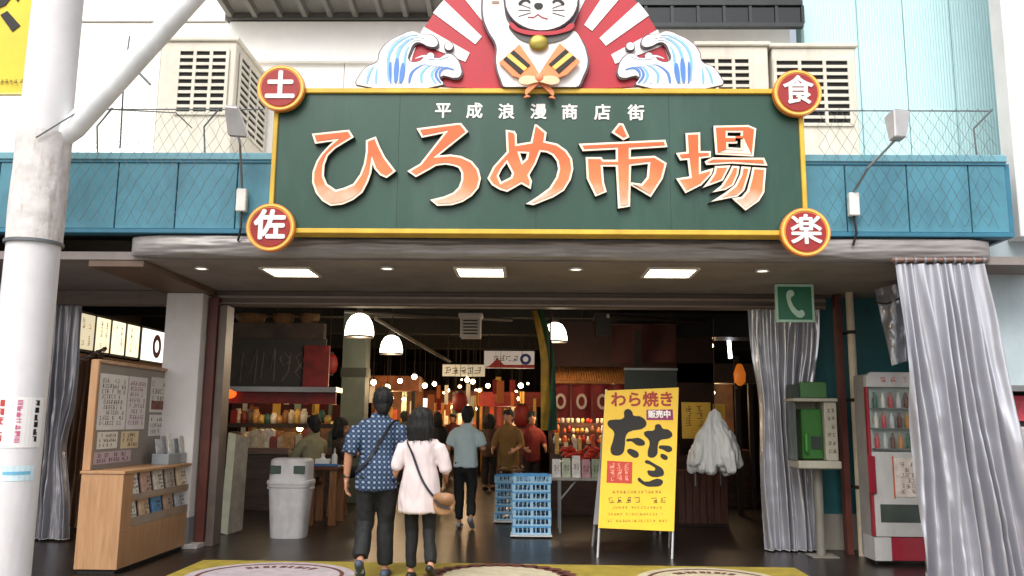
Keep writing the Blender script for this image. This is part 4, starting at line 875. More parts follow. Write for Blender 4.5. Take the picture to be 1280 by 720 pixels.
ps_ = obj('poster', MB().box(vx0+.25,vx1-.06,vy0-.017,vy0-.0125,.72,1.13), mat('poster_pale','#c9beb4',.5,var=.2,vs=9), vm); obj('poster_edge', MB().box(vx0+.235,vx0+.249,vy0-.018,vy0-.0125,.70,1.15), mat('poster_orange','#b8562c',.5), vm)
obj('poster_print', marks(MB(), FRONT(vx0+.50,vy0-.0172,.92), .38,.34,6,7,.8,77,.001), mat('pp','#7a5a4c',.6,var=0), ps_, kind='stuff')
obj('dispense_tray', MB().box(vx0+.08,vx1-.08,vy0-.014,vy0+.02,.45,.64), mat('tray_dark','#3c443f',.3,var=.2), vm)
obj('kick_panel', MB().box(vx0+.18,vx1-.0,vy0-.005,vy0+.3,.05,.295), M_vr, vm, bevel=.006)
obj('kick_panel_side', MB().box(vx0,vx0+.178,vy0-.005,vy0+.3,.05,.295), M_vw, vm)
obj('coin_unit', MB().box(vx0-.03,vx0+.046,vy0-.035,vy0-.016,.75,1.15), mat('coin_maroon','#7d1426',.35), vm, bevel=.006)
for s in (vx0+.06,vx1-.06): obj('foot', MB().lathe((s,vy0+.1,0),[(.03,0),(.03,.055)],10), M_ink, vm)
rc = T('red_stool','small red padded stool at the bottom right corner of the picture','stool',(4.55,7.35,0))
obj('seat', MB().lathe((4.62,7.45,.24),[(.20,0),(.25,.03),(.25,.09),(.21,.13),(.10,.15)],24), mat('stool_red','#a8141f',.35,var=.1), rc, smooth=True)
for k in range(4):
    a = math.pi/4+k*math.pi/2; obj('leg', MB().tube([(4.62+.14*math.cos(a),7.45+.14*math.sin(a),.24),(4.62+.2*math.cos(a),7.45+.2*math.sin(a),0)],.014,8), M_steel, rc)
rk = T('magazine_rack','dark rack with pink covers in the shop opening at the right edge','rack',(5.3,9.0,0))
obj('frame', MB().box(5.0,6.2,8.97,9.17,.0,1.75), M_ink, rk)
for k in range(3): obj('magazine', MB().obox((5.12,8.95,.9+.32*k),(1,0,0),(0,.1,1),(0,-1,.1),-.09,.2,0,.26,0,.01), mat('mag%d'%k,['#c03a5a','#b8b2ae','#c83a4a'][k],.4,var=.3,vs=10), rk)
# ------------------------------------------------------------------ pendant lamps and bulbs in the hall
def glow(name, col, e): return mat(name, col, .4, var=0, emit=e, ecol=col)
M_shade = glow('lamp_glow','#fff4dc',6)
def pendant(label, px, py, Y, w, power):
    p = at(px,py,Y); t = T('pendant_lamp', label, 'lamp', tuple(p), 'lit dome pendant lamps inside the hall')
    h = w*.82
    obj('shade', MB().lathe(p,[(w*.5,0),(w*.5,h*.25),(w*.44,h*.6),(w*.3,h*.88),(w*.1,h)],24), M_shade, t, smooth=40)
    obj('rim', MB().lathe(p,[(w*.51,-.012),(w*.515,.008),(w*.5,.012)],24), M_dark, t)
    obj('cord', MB().tube([(p.x,p.y,p.z+h),(p.x,p.y,3.76)],.012,6), M_dark, t); obj('socket', MB().lathe((p.x,p.y,p.z+h-.005),[(.05,0),(.045,.09),(.02,.12)],12), M_dark, t)
    l = bpy.data.lights.new('lamp_light','POINT'); l.energy = power*.34; l.color = (1,.80,.55); l.shadow_soft_size = .1
    lo = bpy.data.objects.new('lamp_light', l); COL.objects.link(lo); lo.location = (0,0,-.10); lo.parent = t
pendant('large lit dome lamp hanging inside the entrance above the man in the checked shirt',449,421,12.5,.43,45)
pendant('smaller lit dome lamp hanging just right of the larger left dome lamp',489,442,14.5,.39,45)
pendant('lit dome lamp hanging beside the green and yellow streamer',694,427,12.8,.36,45)
pendant('lit dome lamp half hidden below another by the streamer',690,446,15.5,.28,45)
def bulb(label, px, py, Y, d, e=14, col='#ffd9a0', power=0, group='small bulbs strung through the hall'):
    p = at(px,py,Y); t = T('bulb_lamp', label, 'bulb', tuple(p), group)
    obj('globe', MB().ell(p,(d/2,d/2,d/2),12,8), glow('bulb'+col+str(e),col,e), t, smooth=True)
    obj('cap', MB().lathe((p.x,p.y,p.z+d*.45),[(d*.28,0),(d*.25,d*.4)],8), M_dark, t)
    obj('wire', MB().tube([(p.x,p.y,p.z+d*.8),(p.x,p.y,3.76)],.006,5), M_dark, t)
    if power:
        l = bpy.data.lights.new('bulb_light','POINT'); l.energy = power*.36; l.color = (1,.72,.42); l.shadow_soft_size = d/2
        lo = bpy.data.objects.new('bulb_light', l); COL.objects.link(lo); lo.location = (0,0,-d); lo.parent = t
for i,(px,py,Y,d,pw) in enumerate(((500,476,17,.10,40),(518,471,19,.12,0),(531,482,18,.11,40),(543,480,21,.11,0),(560,488,22,.09,0),(584,475,20,.11,40),(591,477,21,.12,0),(610,482,23,.12,40),(595,488,24,.08,0),(651,482,19,.12,40),(645,490,22,.09,0),(583,506,25,.10,40),(467,478,18,.12,40),(484,484,19,.14,0),(462,486,20,.09,0),(502,488,23,.09,0),(857,438,16,.10,40),(889,432,17,.09,30),(697,507,15,.10,30),(703,520,16,.10,0),(333,492,14.2,.07,20),(384,493,14.3,.07,0))):
    bulb('tiny warm bulb glowing in the depth of the hall', px, py, Y, d, power=pw)
tb = T('tube_lamp','short white tube lamp glowing upright at the right of the hall','lamp',tuple(at(911,435,16)))
obj('tube', MB().tube([at(911,424,16),at(913,448,16)],.035,8), glow('tube_white','#f2f4ff',6), tb, smooth=40); obj('holder', MB().box(at(911,424,16).x-.05,at(911,424,16).x+.05,16,16.1,at(911,424,16).z,at(911,420,16).z), M_dark, tb)
# ------------------------------------------------------------------ lightbox menus, left of the column
LX = -6.6
def along(px0, px1, pyt, pyb):
    a, b_ = atx(px0,(pyt+pyb)/2,LX), atx(px1,(pyt+pyb)/2,LX); return a.y, b_.y, atx(px0,pyb,LX).z, atx(px0,pyt,LX).z
names = ('dim cream lightbox menu nearest the silver curtain','second cream lightbox menu from the silver curtain','third cream lightbox menu from the silver curtain','narrow cream lightbox menu beside the lettered lightbox')
for nme,(a,b_),e in zip(names,((97,117),(121,137),(141,156),(160,174)),(.5,.8,1.0,1.0)):
    y0,y1,z0_,z1_ = along(a,b_,408,441); z0_, z1_ = 2.48, 3.0
    t = T('lightbox_menu', nme, 'lightbox', (LX,(y0+y1)/2,z0_), 'lit menu boxes over the stall')
    obj('lit_face', MB().box(LX-.02,LX,y0,y1,z0_,z1_), glow('menu_lit%.1f'%e,'#f3e6c4',e), t); obj('case', MB().box(LX-.2,LX-.021,y0-.04,y1+.04,z0_-.04,z1_+.04), M_ink, t)
    obj('menu_lines', marks(MB(), frame((LX+.001,(y0+y1)/2,(z0_+z1_)/2),(0,1,0),(0,0,1)), (y1-y0)*.8,.42,5,2,.7,int(a),.001), mat('menu_ink','#a58a5c',.6,var=0), t, kind='stuff')
y0,y1,_,_ = along(178,222,420,450); y1 += 1.2
t = T('lightbox_sign','white lightbox with black lettering half hidden by the white column','lightbox',(LX,(y0+y1)/2,2.48))
obj('lit_face', MB().box(LX-.02,LX,y0,y1,2.46,3.0), glow('sign_lit','#f6f1ea',1.1), t); obj('case', MB().box(LX-.2,LX-.021,y0-.04,y1+.04,2.42,3.04), M_ink, t)
obj('emblem', shape([[(.17*math.cos(k*.2618),.21*math.sin(k*.2618)) for k in range(24)],[(.08*math.cos(k*.2618),.11*math.sin(k*.2618)) for k in range(24)]], frame((LX+.001,y0+.55,2.73),(0,1,0),(0,0,1)), .003), mat('emb','#6a4148',.6,var=0), t)
obj('lettering', marks(MB(), frame((LX+.001,y0+1.6,2.70),(0,1,0),(0,0,1)), 1.4,.3,1,4,1,92,.002), M_ink, t, kind='stuff')
obj('stall_front', MB().box(-8.8,LX-.001,y0-5.2,y1+.3,0,1.05), M_dark, B); obj('stall_header', MB().box(-8.8,LX-.0,y0-5.2,y1+.3,2.18,2.41), wood('stall_wood','#7a4a26','#5a3218','y',.5), B)
# ------------------------------------------------------------------ left stall with red trim
Y1 = 14.0
def plane_box(name, px0,px1,py0,py1,Y,d,m,parent,**k):
    a, b_ = at(px0,py1,Y), at(px1,py0,Y); return obj(name, MB().box(a.x,b_.x,Y,Y+d,a.z,b_.z), m, parent, **k)
stl = T('snack_stall','dark stall with a chalk lettered board and red lit canopy behind the litter bin','stall',tuple(at(350,640,Y1+.4)))
plane_box('sign_board',284,408,424,484,Y1,.06,mat('chalk_board','#3d3936',.7,var=.2,vs=3,dirt=.3),stl)
a = at(337,456,Y1-.01)
for pts in ([(300,478),(304,440),(312,466),(322,436),(318,480)],[(326,472),(330,440),(338,462),(344,436),(342,476)],[(362,448),(356,440),(350,448),(354,458),(362,452),(364,440),(360,466),(352,476)],[(378,440),(370,446),(374,456),(382,464),(376,474),(369,466),(380,450),(378,440)]):
    obj('chalk_stroke', MB().tube([at(x_,y_,Y1-.006) for x_,y_ in pts],.013,5), mat('chalk','#6a625c',.8,var=.3), stl)
plane_box('canopy_shelf',278,420,484,489,Y1-.25,.5,M_steel,stl)
plane_box('red_panel',378,412,432,484,Y1-.08,.06,mat('stall_red','#7c1d18',.5,var=.35,vs=4),stl)
plane_box('red_valance',284,420,490,504,Y1-.1,.05,mat('stall_red','#b02a22'),stl)
plane_box('upper_beam',284,405,404,424,Y1+.1,.2,mat('stall_beam','#4a3b34',.6,var=.3,vs=4),stl)
plane_box('counter',284,425,568,640,Y1+.1,.6,wood('stall_counter','#4a2f1e','#2f1c10','x',.5),stl)
plane_box('counter_top',280,428,561,567,Y1-.0,.8,wood('stall_top','#6d4a30','#4c301c','x',.4),stl)
plane_box('back_shelf',284,420,530,534,Y1+.75,.3,M_dark,stl)
ol = T('orange_lantern','small glowing orange lantern under the dark chalk board','lantern',tuple(at(287,494,Y1-.2)))
obj('shade', MB().ell(at(287,492,Y1-.2),(.11,.11,.08),14,10), glow('lantern_orange','#e0561c',1.4), ol, smooth=True); obj('hook', MB().tube([at(287,487,Y1-.2),at(287,482,Y1-.2)],.008,6), M_dark, ol)
CN = {'#b98a4e':'tan','#7f2f22':'dark red','#c9b89a':'cream','#3b5a86':'blue','#2f5a48':'green','#8a5a34':'brown','#d8d0c0':'pale','#a8482c':'rust red','#5a4434':'dark brown','#c8a050':'golden','#d9b25a':'golden','#c88a3a':'amber','#e2d2a0':'cream','#b8481f':'orange red','#d0c8b8':'pale grey','#d8d4d0':'pale grey','#b8c0a0':'pale green','#e4e0da':'white','#c08a90':'pink','#9aa68a':'sage green','#cfc8bc':'beige'}
gc = ['#b98a4e','#7f2f22','#c9b89a','#3b5a86','#2f5a48','#8a5a34','#d8d0c0','#a8482c','#5a4434','#c8a050']
r = random.Random(5); k = 0
for i in range(20):
    px = 290+i*6.4+r.uniform(-2,2); h = r.uniform(.10,.30); Y = Y1+r.uniform(.1,.5); p = at(px,561,Y)
    zc = at(px,561,Y1+.1).z; w_ = r.uniform(.05,.10); cc = gc[r.randrange(10)]
    o = obj('goods_pack', MB().prism([(p.x-w_,zc+.003),(p.x+w_,zc+.003),(p.x+w_,zc+h),(p.x+w_*.5,zc+h+.03),(p.x-w_*.5,zc+h+.03),(p.x-w_,zc+h)],Y,Y+.14), mat('pk'+cc,cc,.5,var=.3,vs=14), None, label=f'small {CN[cc]} wrapped snack pack crowded on the dark left stall counter', cat='package', group='snack packs on the left stall')
for i in range(16):
    px = 296+i*7.5; Y = Y1+.85; p = at(px,530,Y); h = r.uniform(.12,.26); cc = gc[r.randrange(10)]
    obj('goods_jar', MB().lathe((p.x,Y+.05,p.z+.01),[(.06,0),(.065,h*.75),(.04,h*.85),(.045,h)],10), mat('pk'+cc,cc,.5,var=.3,vs=14), None, True, label=f'{CN[cc]} jar on the back shelf of the dark left stall', cat='jar', group='jars on the left stall shelf')
# ------------------------------------------------------------------ low table with tray beside the bin
p0, p1 = gd(388,655), gd(428,650)
lt = T('wooden_table','low wooden table with a tray just right of the litter bin','table',((p0.x+p1.x)/2,p0.y,0))
zt = at(408,582,p0.y).z
obj('table_top', MB().box(p0.x-.1,p1.x+.08,p0.y-.25,p0.y+.45,zt-.05,zt), wood('tbl','#6a3a22','#4a2614','x',.35), lt, bevel=.005)
for X in (p0.x-.03,p1.x-.06):
    for y in (p0.y-.18,p0.y+.36): obj('leg', MB().box(X,X+.10,y,y+.08,0,zt-.051), wood('tbl_leg','#9a6a42','#7a4e2c','z',.45), lt, bevel=.004)
tr = T('serving_tray','blue plastic tray lying on the low wooden table','tray',((p0.x+p1.x)/2,p0.y,zt)); obj('base', MB().box(p0.x+.04,p1.x+.06,p0.y-.2,p0.y+.1,zt+.001,zt+.015), mat('tray_blue','#3f6f9c',.4), tr); obj('rim', MB().box(p0.x+.03,p1.x+.07,p0.y-.21,p0.y-.195,zt+.002,zt+.035), mat('tray_blue','#3f6f9c'), tr)
tx = T('tissue_box','white tissue box on the blue tray','box',(p0.x+.15,p0.y,zt)); obj('carton', MB().box(p0.x+.06,p0.x+.26,p0.y-.14,p0.y-.03,zt+.016,zt+.10), M_wht, tx, bevel=.004); obj('tissue', MB().lathe((p0.x+.16,p0.y-.085,zt+.10),[(.05,0),(.02,.03),(.03,.06),(.0,.08)],8), M_wht, tx)
bt = T('spray_bottle','white squeeze bottle beside the tissue box','bottle',(p1.x-.02,p0.y,zt)); obj('body', MB().lathe((p1.x-.02,p0.y-.08,zt+.016),[(.04,0),(.042,.12),(.03,.15),(.014,.16),(.014,.19)],14), mat('bottle_white','#dcdad6',.35), bt, smooth=40); obj('nozzle', MB().lathe((p1.x-.02,p0.y-.08,zt+.206),[(.016,0),(.016,.02),(.006,.05)],10), mat('nozzle','#b8b4b0',.4), bt)
# ------------------------------------------------------------------ crates
M_cr = mat('crate_blue','#5aa6e0',.45,var=.12,vs=6,dirt=.2,dcol='#2c5a86'); M_crp = mat('crate_pale','#a6d2ee',.45,var=.1)
def crate(w, d, h):
    t = T('plastic_crate','x','crate')
    obj('base', MB().box(-w/2+.01,w/2-.01,-d/2+.01,d/2-.01,.004,.014), M_cr, t)
    for z in (.0,h-.022):
        mb = MB().box(-w/2,w/2,-d/2,-d/2+.014,z,z+.021).box(-w/2,w/2,d/2-.014,d/2,z,z+.021).box(-w/2,-w/2+.014,-d/2+.0145,d/2-.0145,z,z+.021).box(w/2-.014,w/2,-d/2+.0145,d/2-.0145,z,z+.021)
        obj('rim', mb, M_cr if z else M_crp, t)
    mb = MB(); n = 9
    for k in range(n):
        X = -w/2+.02+(w-.04)*k/(n-1); a = .02 if k in (0,n-1,n//2) else .006
        for y in (-d/2+.003,d/2-.011): mb.box(X-a,X+a,y,y+.008,.0215,h-.0225)
    for k in range(6):
        y = -d/2+.03+(d-.06)*k/5
        for X in (-w/2+.003,w/2-.011): mb.box(X,X+.008,y-.008,y+.008,.0215,h-.0225)
    obj('side_bars', mb, M_crp, t, kind='stuff')
    return t
c0 = crate(.50,.36,.108); used = False
ordn = ('bottom','second','third','fourth','fifth','sixth','topmost')
def stack(px, py, n, lab, rz):
    global used
    p = gd(px,py)
    for k in range(n):
        o = c0 if not used else copy_tree(c0); used = True
        o.location = (p.x+random.uniform(-.008,.008), p.y+.2, .035+k*.1085); o.rotation_euler.z = rz+random.uniform(-.03,.03)
        o['label'] = f'{ordn[k] if k < n-1 else "topmost"} blue plastic crate of the {lab}'; o['category'] = 'crate'; o['group'] = 'blue plastic crates'
stack(664,672,7,'front stack beside the folding table',.06)
stack(640,654,6,'rear stack left of the folding table',-.05)
for px, py, lab in ((664,673,'white wheeled dolly under the front stack of blue crates'),(640,655,'white wheeled dolly under the rear stack of blue crates')):
    p = gd(px,py); t = T('crate_dolly',lab,'dolly',(p.x,p.y+.2,0)); obj('deck', MB().box(p.x-.27,p.x+.27,p.y,p.y+.40,.018,.034), M_wht, t, bevel=.004)
    for sx in (-.22,.22):
        for sy in (.05,.35): obj('wheel', MB().tube([(p.x+sx-.01,p.y+sy,.009),(p.x+sx+.01,p.y+sy,.009)],.009,10), M_ink, t)
# dried fish tray on top of the rear crates
p = gd(640,654)
for k in range(14):
    a = random.uniform(0,3.14); X, Y_ = p.x+random.uniform(-.2,.2), p.y+.2+random.uniform(-.14,.14)
    obj('dried_fish', MB().tube([(X-.09*math.cos(a),Y_-.09*math.sin(a),.70+.008*k),(X,Y_,.715+.008*k),(X+.08*math.cos(a),Y_+.08*math.sin(a),.70+.008*k)],[(.006,.004),(.022,.012),(.010,.004)],6), mat('dried_fish','#8a6248',.5,var=.3,vs=20), None, True, label='brown dried fish heaped on the rear crate stack', cat='fish', group='dried fish on the crates')
# ------------------------------------------------------------------ folding table of the fish stall
p0 = gd(700,666); tyz = at(720,597,p0.y).z; tx1 = at(838,600,p0.y).x
ft = T('folding_table','white folding table with goods between the crates and the yellow sign','table',(p0.x+.6,p0.y+.3,0))
obj('table_top', MB().box(p0.x-.14,tx1,p0.y-.05,p0.y+.60,tyz-.04,tyz), mat('table_white','#a8a49e',.45,var=.1,dirt=.3), ft, bevel=.006)
for X in (p0.x,tx1-.15):
    for y in (p0.y,p0.y+.5): obj('leg', MB().tube([(X,y,0),(X,y,tyz-.041)],.016,8), M_alu, ft)
    obj('brace', MB().tube([(X,p0.y,tyz-.30),(X+.22*(1 if X == p0.x else -1),p0.y+.05,tyz-.045)],.012,8), M_alu, ft)
r = random.Random(11)
for i in range(11):
    X = p0.x-.05+i*.135; h = r.uniform(.20,.30); cc = ['#d8d4d0','#b8c0a0','#e4e0da','#c08a90','#9aa68a','#cfc8bc'][i%6]
    t = T('goods_bag',f'upright {CN[cc]} plastic packet of goods lined up on the folding table','packet',(X,p0.y+.02,tyz),'packets on the folding table')
    obj('bag', MB().add([(X-.06,p0.y-.02,tyz+.001),(X+.06,p0.y-.02,tyz+.001),(X+.06,p0.y+.05,tyz+.001),(X-.06,p0.y+.05,tyz+.001),(X-.055,p0.y+.03,tyz+h),(X+.055,p0.y+.035,tyz+h),(X+.05,p0.y+.045,tyz+h),(X-.05,p0.y+.045,tyz+h)],[(0,3,2,1),(4,5,6,7),(0,1,5,4),(1,2,6,5),(2,3,7,6),(3,0,4,7)]), mat('bag'+cc,cc,.25,var=.25,vs=10,bump=.2,bs=40), t)
    obj('bag_label', marks(MB(), frame((X,p0.y-.004,tyz+h*.5),(1,0,0),(0,.12,1)) @ Matrix.Translation((0,0,.012)), .08,.09,2,2,1,200+i,.002), mat('lbl%d'%(i%3),['#7a1f1c','#2a2622','#8a3a2a'][i%3],.5,var=0), t, kind='stuff')
# red octopus-like shellfish heap behind (boiled red produce)
for i in range(26):
    X = p0.x+.08+r.uniform(0,1.25); Y_ = p0.y+.25+r.uniform(0,.3); z = tyz+.22+r.uniform(0,.12)
    mb = MB().tube([(X-.08,Y_,z),(X-.03,Y_-.02,z+.05),(X+.04,Y_,z+.04),(X+.09,Y_+.03,z-.02)],[.012,.035,.03,.012],8,dome=True)
    obj('red_produce', mb, mat('produce_red','#c8321a',.35,var=.3,vs=20), None, True, label='glossy red boiled produce heaped behind the packets on the folding table', cat='seafood', group='red produce on the fish stall')
obj('produce_tray', MB().box(p0.x+.0,p0.x+1.45,p0.y+.18,p0.y+.60,tyz+.002,tyz+.20), mat('tray_foam','#8c8a86',.5,var=.1), None, label='pale foam box holding the red produce on the folding table', cat='box', bevel=.006)
# ------------------------------------------------------------------ fish stall structure
Y2 = 14.2
fs = T('fish_stall','stall with orange lit bamboo canopy and red noren right of the streamer','stall',tuple(at(740,640,Y2)))
a, b_ = at(688,475,Y2), at(790,459,Y2)
n_ = 34
for k in range(n_):
    X = a.x+(b_.x-a.x)*k/(n_-1); obj('bamboo_rod', MB().tube([(X,Y2-.3,a.z-.02),(X,Y2+.2,b_.z)],.024,6), mat('bamboo_orange','#b8743a',.45,var=.2,vs=8), fs, True)
obj('canopy_rail', MB().tube([(a.x-.05,Y2-.31,a.z-.05),(b_.x+.05,Y2-.31,a.z-.05)],.025,8), mat('bamboo_orange','#b8743a'), fs)
for k in range(4):
    c0_ = a.x+(b_.x-a.x)*k/4; c1_ = a.x+(b_.x-a.x)*(k+.94)/4
    obj('noren_cloth', MB().grid(lambda u,v: (c0_+(c1_-c0_)*u, Y2-.25+.03*math.sin(u*6+k), a.z-.08-v*.55), 10, 6), mat('noren_red','#7d1a18',.7,var=.15,vs=5), fs, True)
    obj('noren_mark', shape([[(.09*math.cos(t*.5236),.13*math.sin(t*.5236)) for t in range(12)],[(.05*math.cos(t*.5236),.08*math.sin(t*.5236)) for t in range(12)]], FRONT((c0_+c1_)/2,Y2-.30,a.z-.36), .003), mat('noren_mark','#d8b8a0',.7), fs)
obj('post', MB().box(b_.x,b_.x+.12,Y2-.3,Y2-.18,0,b_.z+.6), M_dark, fs); obj('counter', MB().box(a.x,b_.x+1.2,Y2-.2,Y2+.5,0,.95), wood('fs_counter','#4a2a1a','#30180e','x',.5), fs)
obj('back_panel', MB().box(a.x,b_.x+1.6,Y2+1.1,Y2+1.2,.9,3.3), mat('fs_back','#2a1410',.7,var=.4,vs=3), fs)
for i in range(22):
    X = a.x+.08+i*.075; cc = ['#d9b25a','#c88a3a','#e2d2a0','#b8481f','#d0c8b8'][i%5]; h = r.uniform(.12,.34)
    obj('food_pack', MB().box(X,X+.065,Y2+r.uniform(-.1,.2),Y2+.3,.953,.953+h), mat('fp'+cc,cc,.4,var=.3,vs=12), None, label=f'{CN[cc]} food packet on the counter under the red noren', cat='packet', group='food packets under the noren')
bulb('bare bulb over the counter under the red noren', 728, 505, Y2+.1, .09, 12, power=35, group='noren bulbs'); bulb('bare bulb at the right end under the red noren', 765, 500, Y2+.1, .09, 12, power=25, group='noren bulbs')
wb = plane_box('menu_board',781,846,463,490,13.2,.05,mat('menu_slate','#3b4440',.5,var=.2,dirt=.3),None,label='dark grey slate board above the yellow folding sign',cat='board')
obj('board_frame', MB().box(at(780,461,13.2).x,at(847,461,13.2).x,13.18,13.26,at(800,463,13.2).z+.002,at(800,460,13.2).z), M_steel, wb)
# streamer
sm = T('cloth_streamer','tall green and yellow cloth streamer hanging inside the entrance','streamer',tuple(at(680,545,11.6)))
for (o0, cc, w0_) in ((0,'#b08a2a',9),(9,'#2c5a40',9)):
    def sf(u, v, o0=o0, w0_=w0_):
        px = 664+o0*.9+u*w0_*(.8+.6*v)+12*math.sin(min(1,v*2.2)*1.5); return at(px,388+v*150,11.6+.06*math.sin(u*3+v*5)+.01*o0)
    obj('cloth_band', MB().grid(sf,8,40), mat('streamer'+cc,cc,.7,var=.3,vs=5,dirt=.4), sm, smooth=True)
obj('pole', MB().tube([at(688,540,11.65),at(688,392,11.65)],.012,8), M_dark, sm)
# ------------------------------------------------------------------ hanging signs
hb = T('ceiling_speaker','white box loudspeaker hanging from the dark hall ceiling','speaker',tuple(at(588,408,13)))
plane_box('cabinet',575,601,396,422,13,.25,mat('spk_white','#a8a09a',.6,var=.1),hb,bevel=.01); plane_box('lid',573,603,391,396,12.97,.31,mat('spk_white','#a8a09a'),hb,bevel=.008)
for k in range(5): plane_box('slot',579,597,400+k*4,401.5+k*4,12.99,.012,M_dark,hb)
obj('bracket', MB().tube([at(588,391,13.1),(at(588,391,13.1).x,13.1,3.76)],.02,8), M_dark, hb)
s1 = T('hanging_sign','white hanging sign with black lettering in the middle of the hall','sign',tuple(at(579,463,19)))
plane_box('lit_plate',553,606,456,470,19,.08,glow('hs1','#c9bea6',.3),s1); obj('lettering', marks(MB(), FRONT(at(579,463,19).x,18.999,at(579,463,19).z), .85,.2,1,5,1,301,.003), M_ink, s1, kind='stuff')
for px in (560,600): obj('hanger', MB().tube([at(px,456,19.04),(at(px,456,19.04).x,19.04,3.76)],.01,6), M_dark, s1)
s2 = T('hanging_sign','pale hanging banner sign with red lower corner and blue round emblem','sign',tuple(at(636,450,18)))
plane_box('lit_plate',605,668,439,460,18,.08,glow('hs2','#bfb4ac',.25),s2); obj('lettering', marks(MB(), FRONT(at(632,448,18).x,17.999,at(632,448,18).z), .55,.16,1,4,1,302,.003), M_ink, s2, kind='stuff')
obj('red_corner', shape([[(at(x_,y_,18).x,at(x_,y_,18).z) for x_,y_ in ((605,459.5),(612,457),(622,448),(630,456),(668,456),(668,460))]], FRONT(0,17.997,0), .004), mat('s2_red','#a8322c',.6), s2)
q = at(657,449,18); obj('emblem', shape([[(.12*math.cos(t*.3927),.12*math.sin(t*.3927)) for t in range(16)],[(.06*math.cos(t*.3927),.06*math.sin(t*.3927)) for t in range(16)]], FRONT(q.x,17.996,q.z), .004), mat('s2_blue','#2f3a8a',.6), s2)
for px in (612,662): obj('hanger', MB().tube([at(px,439,18.04),(at(px,439,18.04).x,18.04,3.76)],.01,6), M_dark, s2)
s3 = T('lit_notice','small white lit notice low in the back of the hall','notice',tuple(at(529,504,22))); plane_box('lit_plate',521,538,498,511,22,.06,glow('hs3','#efe2c8',1.6),s3); plane_box('post',528,530,511,545,22.02,.04,M_dark,s3)
# ------------------------------------------------------------------ far stalls, lanterns
def far_stall(label, px0, px1, pyt, Y, c1, c2, seed):
    t = T('food_stall', label, 'stall', tuple(at((px0+px1)/2,560,Y)), 'food stalls deep in the hall'); r_ = random.Random(seed)
    a, b_ = at(px0,pyt,Y), at(px1,pyt,Y)
    obj('counter', MB().box(a.x,b_.x,Y,Y+.7,0,1.0), wood('fst'+c1,c1,'#3a2012','x',.5), t); obj('roof_board', MB().box(a.x-.1,b_.x+.1,Y-.2,Y+.3,a.z-.35,a.z), mat('fsr'+c2,c2,.6,var=.35,vs=3), t)
    obj('back_wall', MB().box(a.x,b_.x,Y+1.4,Y+1.5,0,a.z), mat('fsw'+c1,c1,.7,var=.5,vs=2), t)
    for X in (a.x,b_.x-.08): obj('post', MB().box(X,X+.08,Y-.1,Y-.02,0,a.z-.351), M_dark, t)
    n = max(3,int((b_.x-a.x)/.22))
    for k in range(n):
        X = a.x+.1+(b_.x-a.x-.2)*k/n; cc = ['#e2cfa0','#c8502a','#d8d2c8','#e0a83c','#8a2a22','#f0e2c0'][r_.randrange(6)]
        obj('menu_strip', MB().box(X,X+.12,Y+1.38,Y+1.398,1.35,1.35+r_.uniform(.35,.7)), mat('ms'+cc,cc,.6,var=.2), t)
        cc = ['#c88a3a','#8a3a22','#d9c8a0','#b8651f'][r_.randrange(4)]
        obj('dish', MB().lathe((X+.06,Y+.3,1.002),[(.05,0),(.09,.05),(.07,.055),(.05,.09+r_.uniform(0,.12))],10), mat('dsh'+cc,cc,.5,var=.3,vs=15), t)
    p = ((a.x+b_.x)/2,Y+.4,a.z-.5)
    obj('stall_bulb', MB().ell(p,(.07,.07,.07),10,8), glow('stall_bulb','#ffd08a',14), t)
    l = bpy.data.lights.new('stall_light','POINT'); l.energy = 22; l.color = (1,.70,.38); l.shadow_soft_size = .08
    lo = bpy.data.objects.new('stall_light', l); COL.objects.link(lo); lo.parent = t; lo.location = Vector(p)-t.location-Vector((0,0,.12))
far_stall('brown food stall deep in the hall behind the man in the checked shirt',452,520,470,20,'#7a4a24','#8a4a20',1)
far_stall('golden lit food stall at the far middle of the hall',518,600,488,24,'#a06a2c','#7a3a1a',2)
far_stall('dim food stall with red boards left of the streamer',604,672,490,21,'#5a2418','#8a2418',3)
far_stall('dark wooden stall at the right end of the hall behind the plastic bags',850,938,455,15.5,'#5a3a22','#3f2a1c',4)
far_stall('dim stall at the left behind the seated people',300,440,505,18,'#4a3020','#6a2a1c',6)
for i,(px,py,Y,d,lab) in enumerate(((575,503,18,.34,'red paper lantern hanging left of the far aisle'),(652,520,17,.36,'lowest red paper lantern near the green streamer'),(412,455,15,.30,'red paper lantern at the right end of the chalk lettered stall'))):
    p = at(px,py,Y); t = T('paper_lantern',lab,'lantern',tuple(p),'red paper lanterns')
    obj('shade', MB().lathe((p.x,p.y,p.z-d*.6),[(d*.25,0),(d*.42,d*.2),(d*.47,d*.45),(d*.5,d*.6),(d*.47,d*.75),(d*.42,d),(d*.25,d*1.2)],16), mat('lantern_red','#7a1a14',.6,var=.1,emit=.03,ecol='#c0301c'), t, True)
    obj('cap', MB().lathe((p.x,p.y,p.z+d*.6),[(d*.26,0),(d*.26,d*.08)],14), M_ink, t); obj('cap', MB().lathe((p.x,p.y,p.z-d*.68),[(d*.26,0),(d*.26,d*.08)],14), M_ink, t); obj('cord', MB().tube([(p.x,p.y,p.z+d*.68),(p.x,p.y,3.76)],.006,5), M_dark, t)
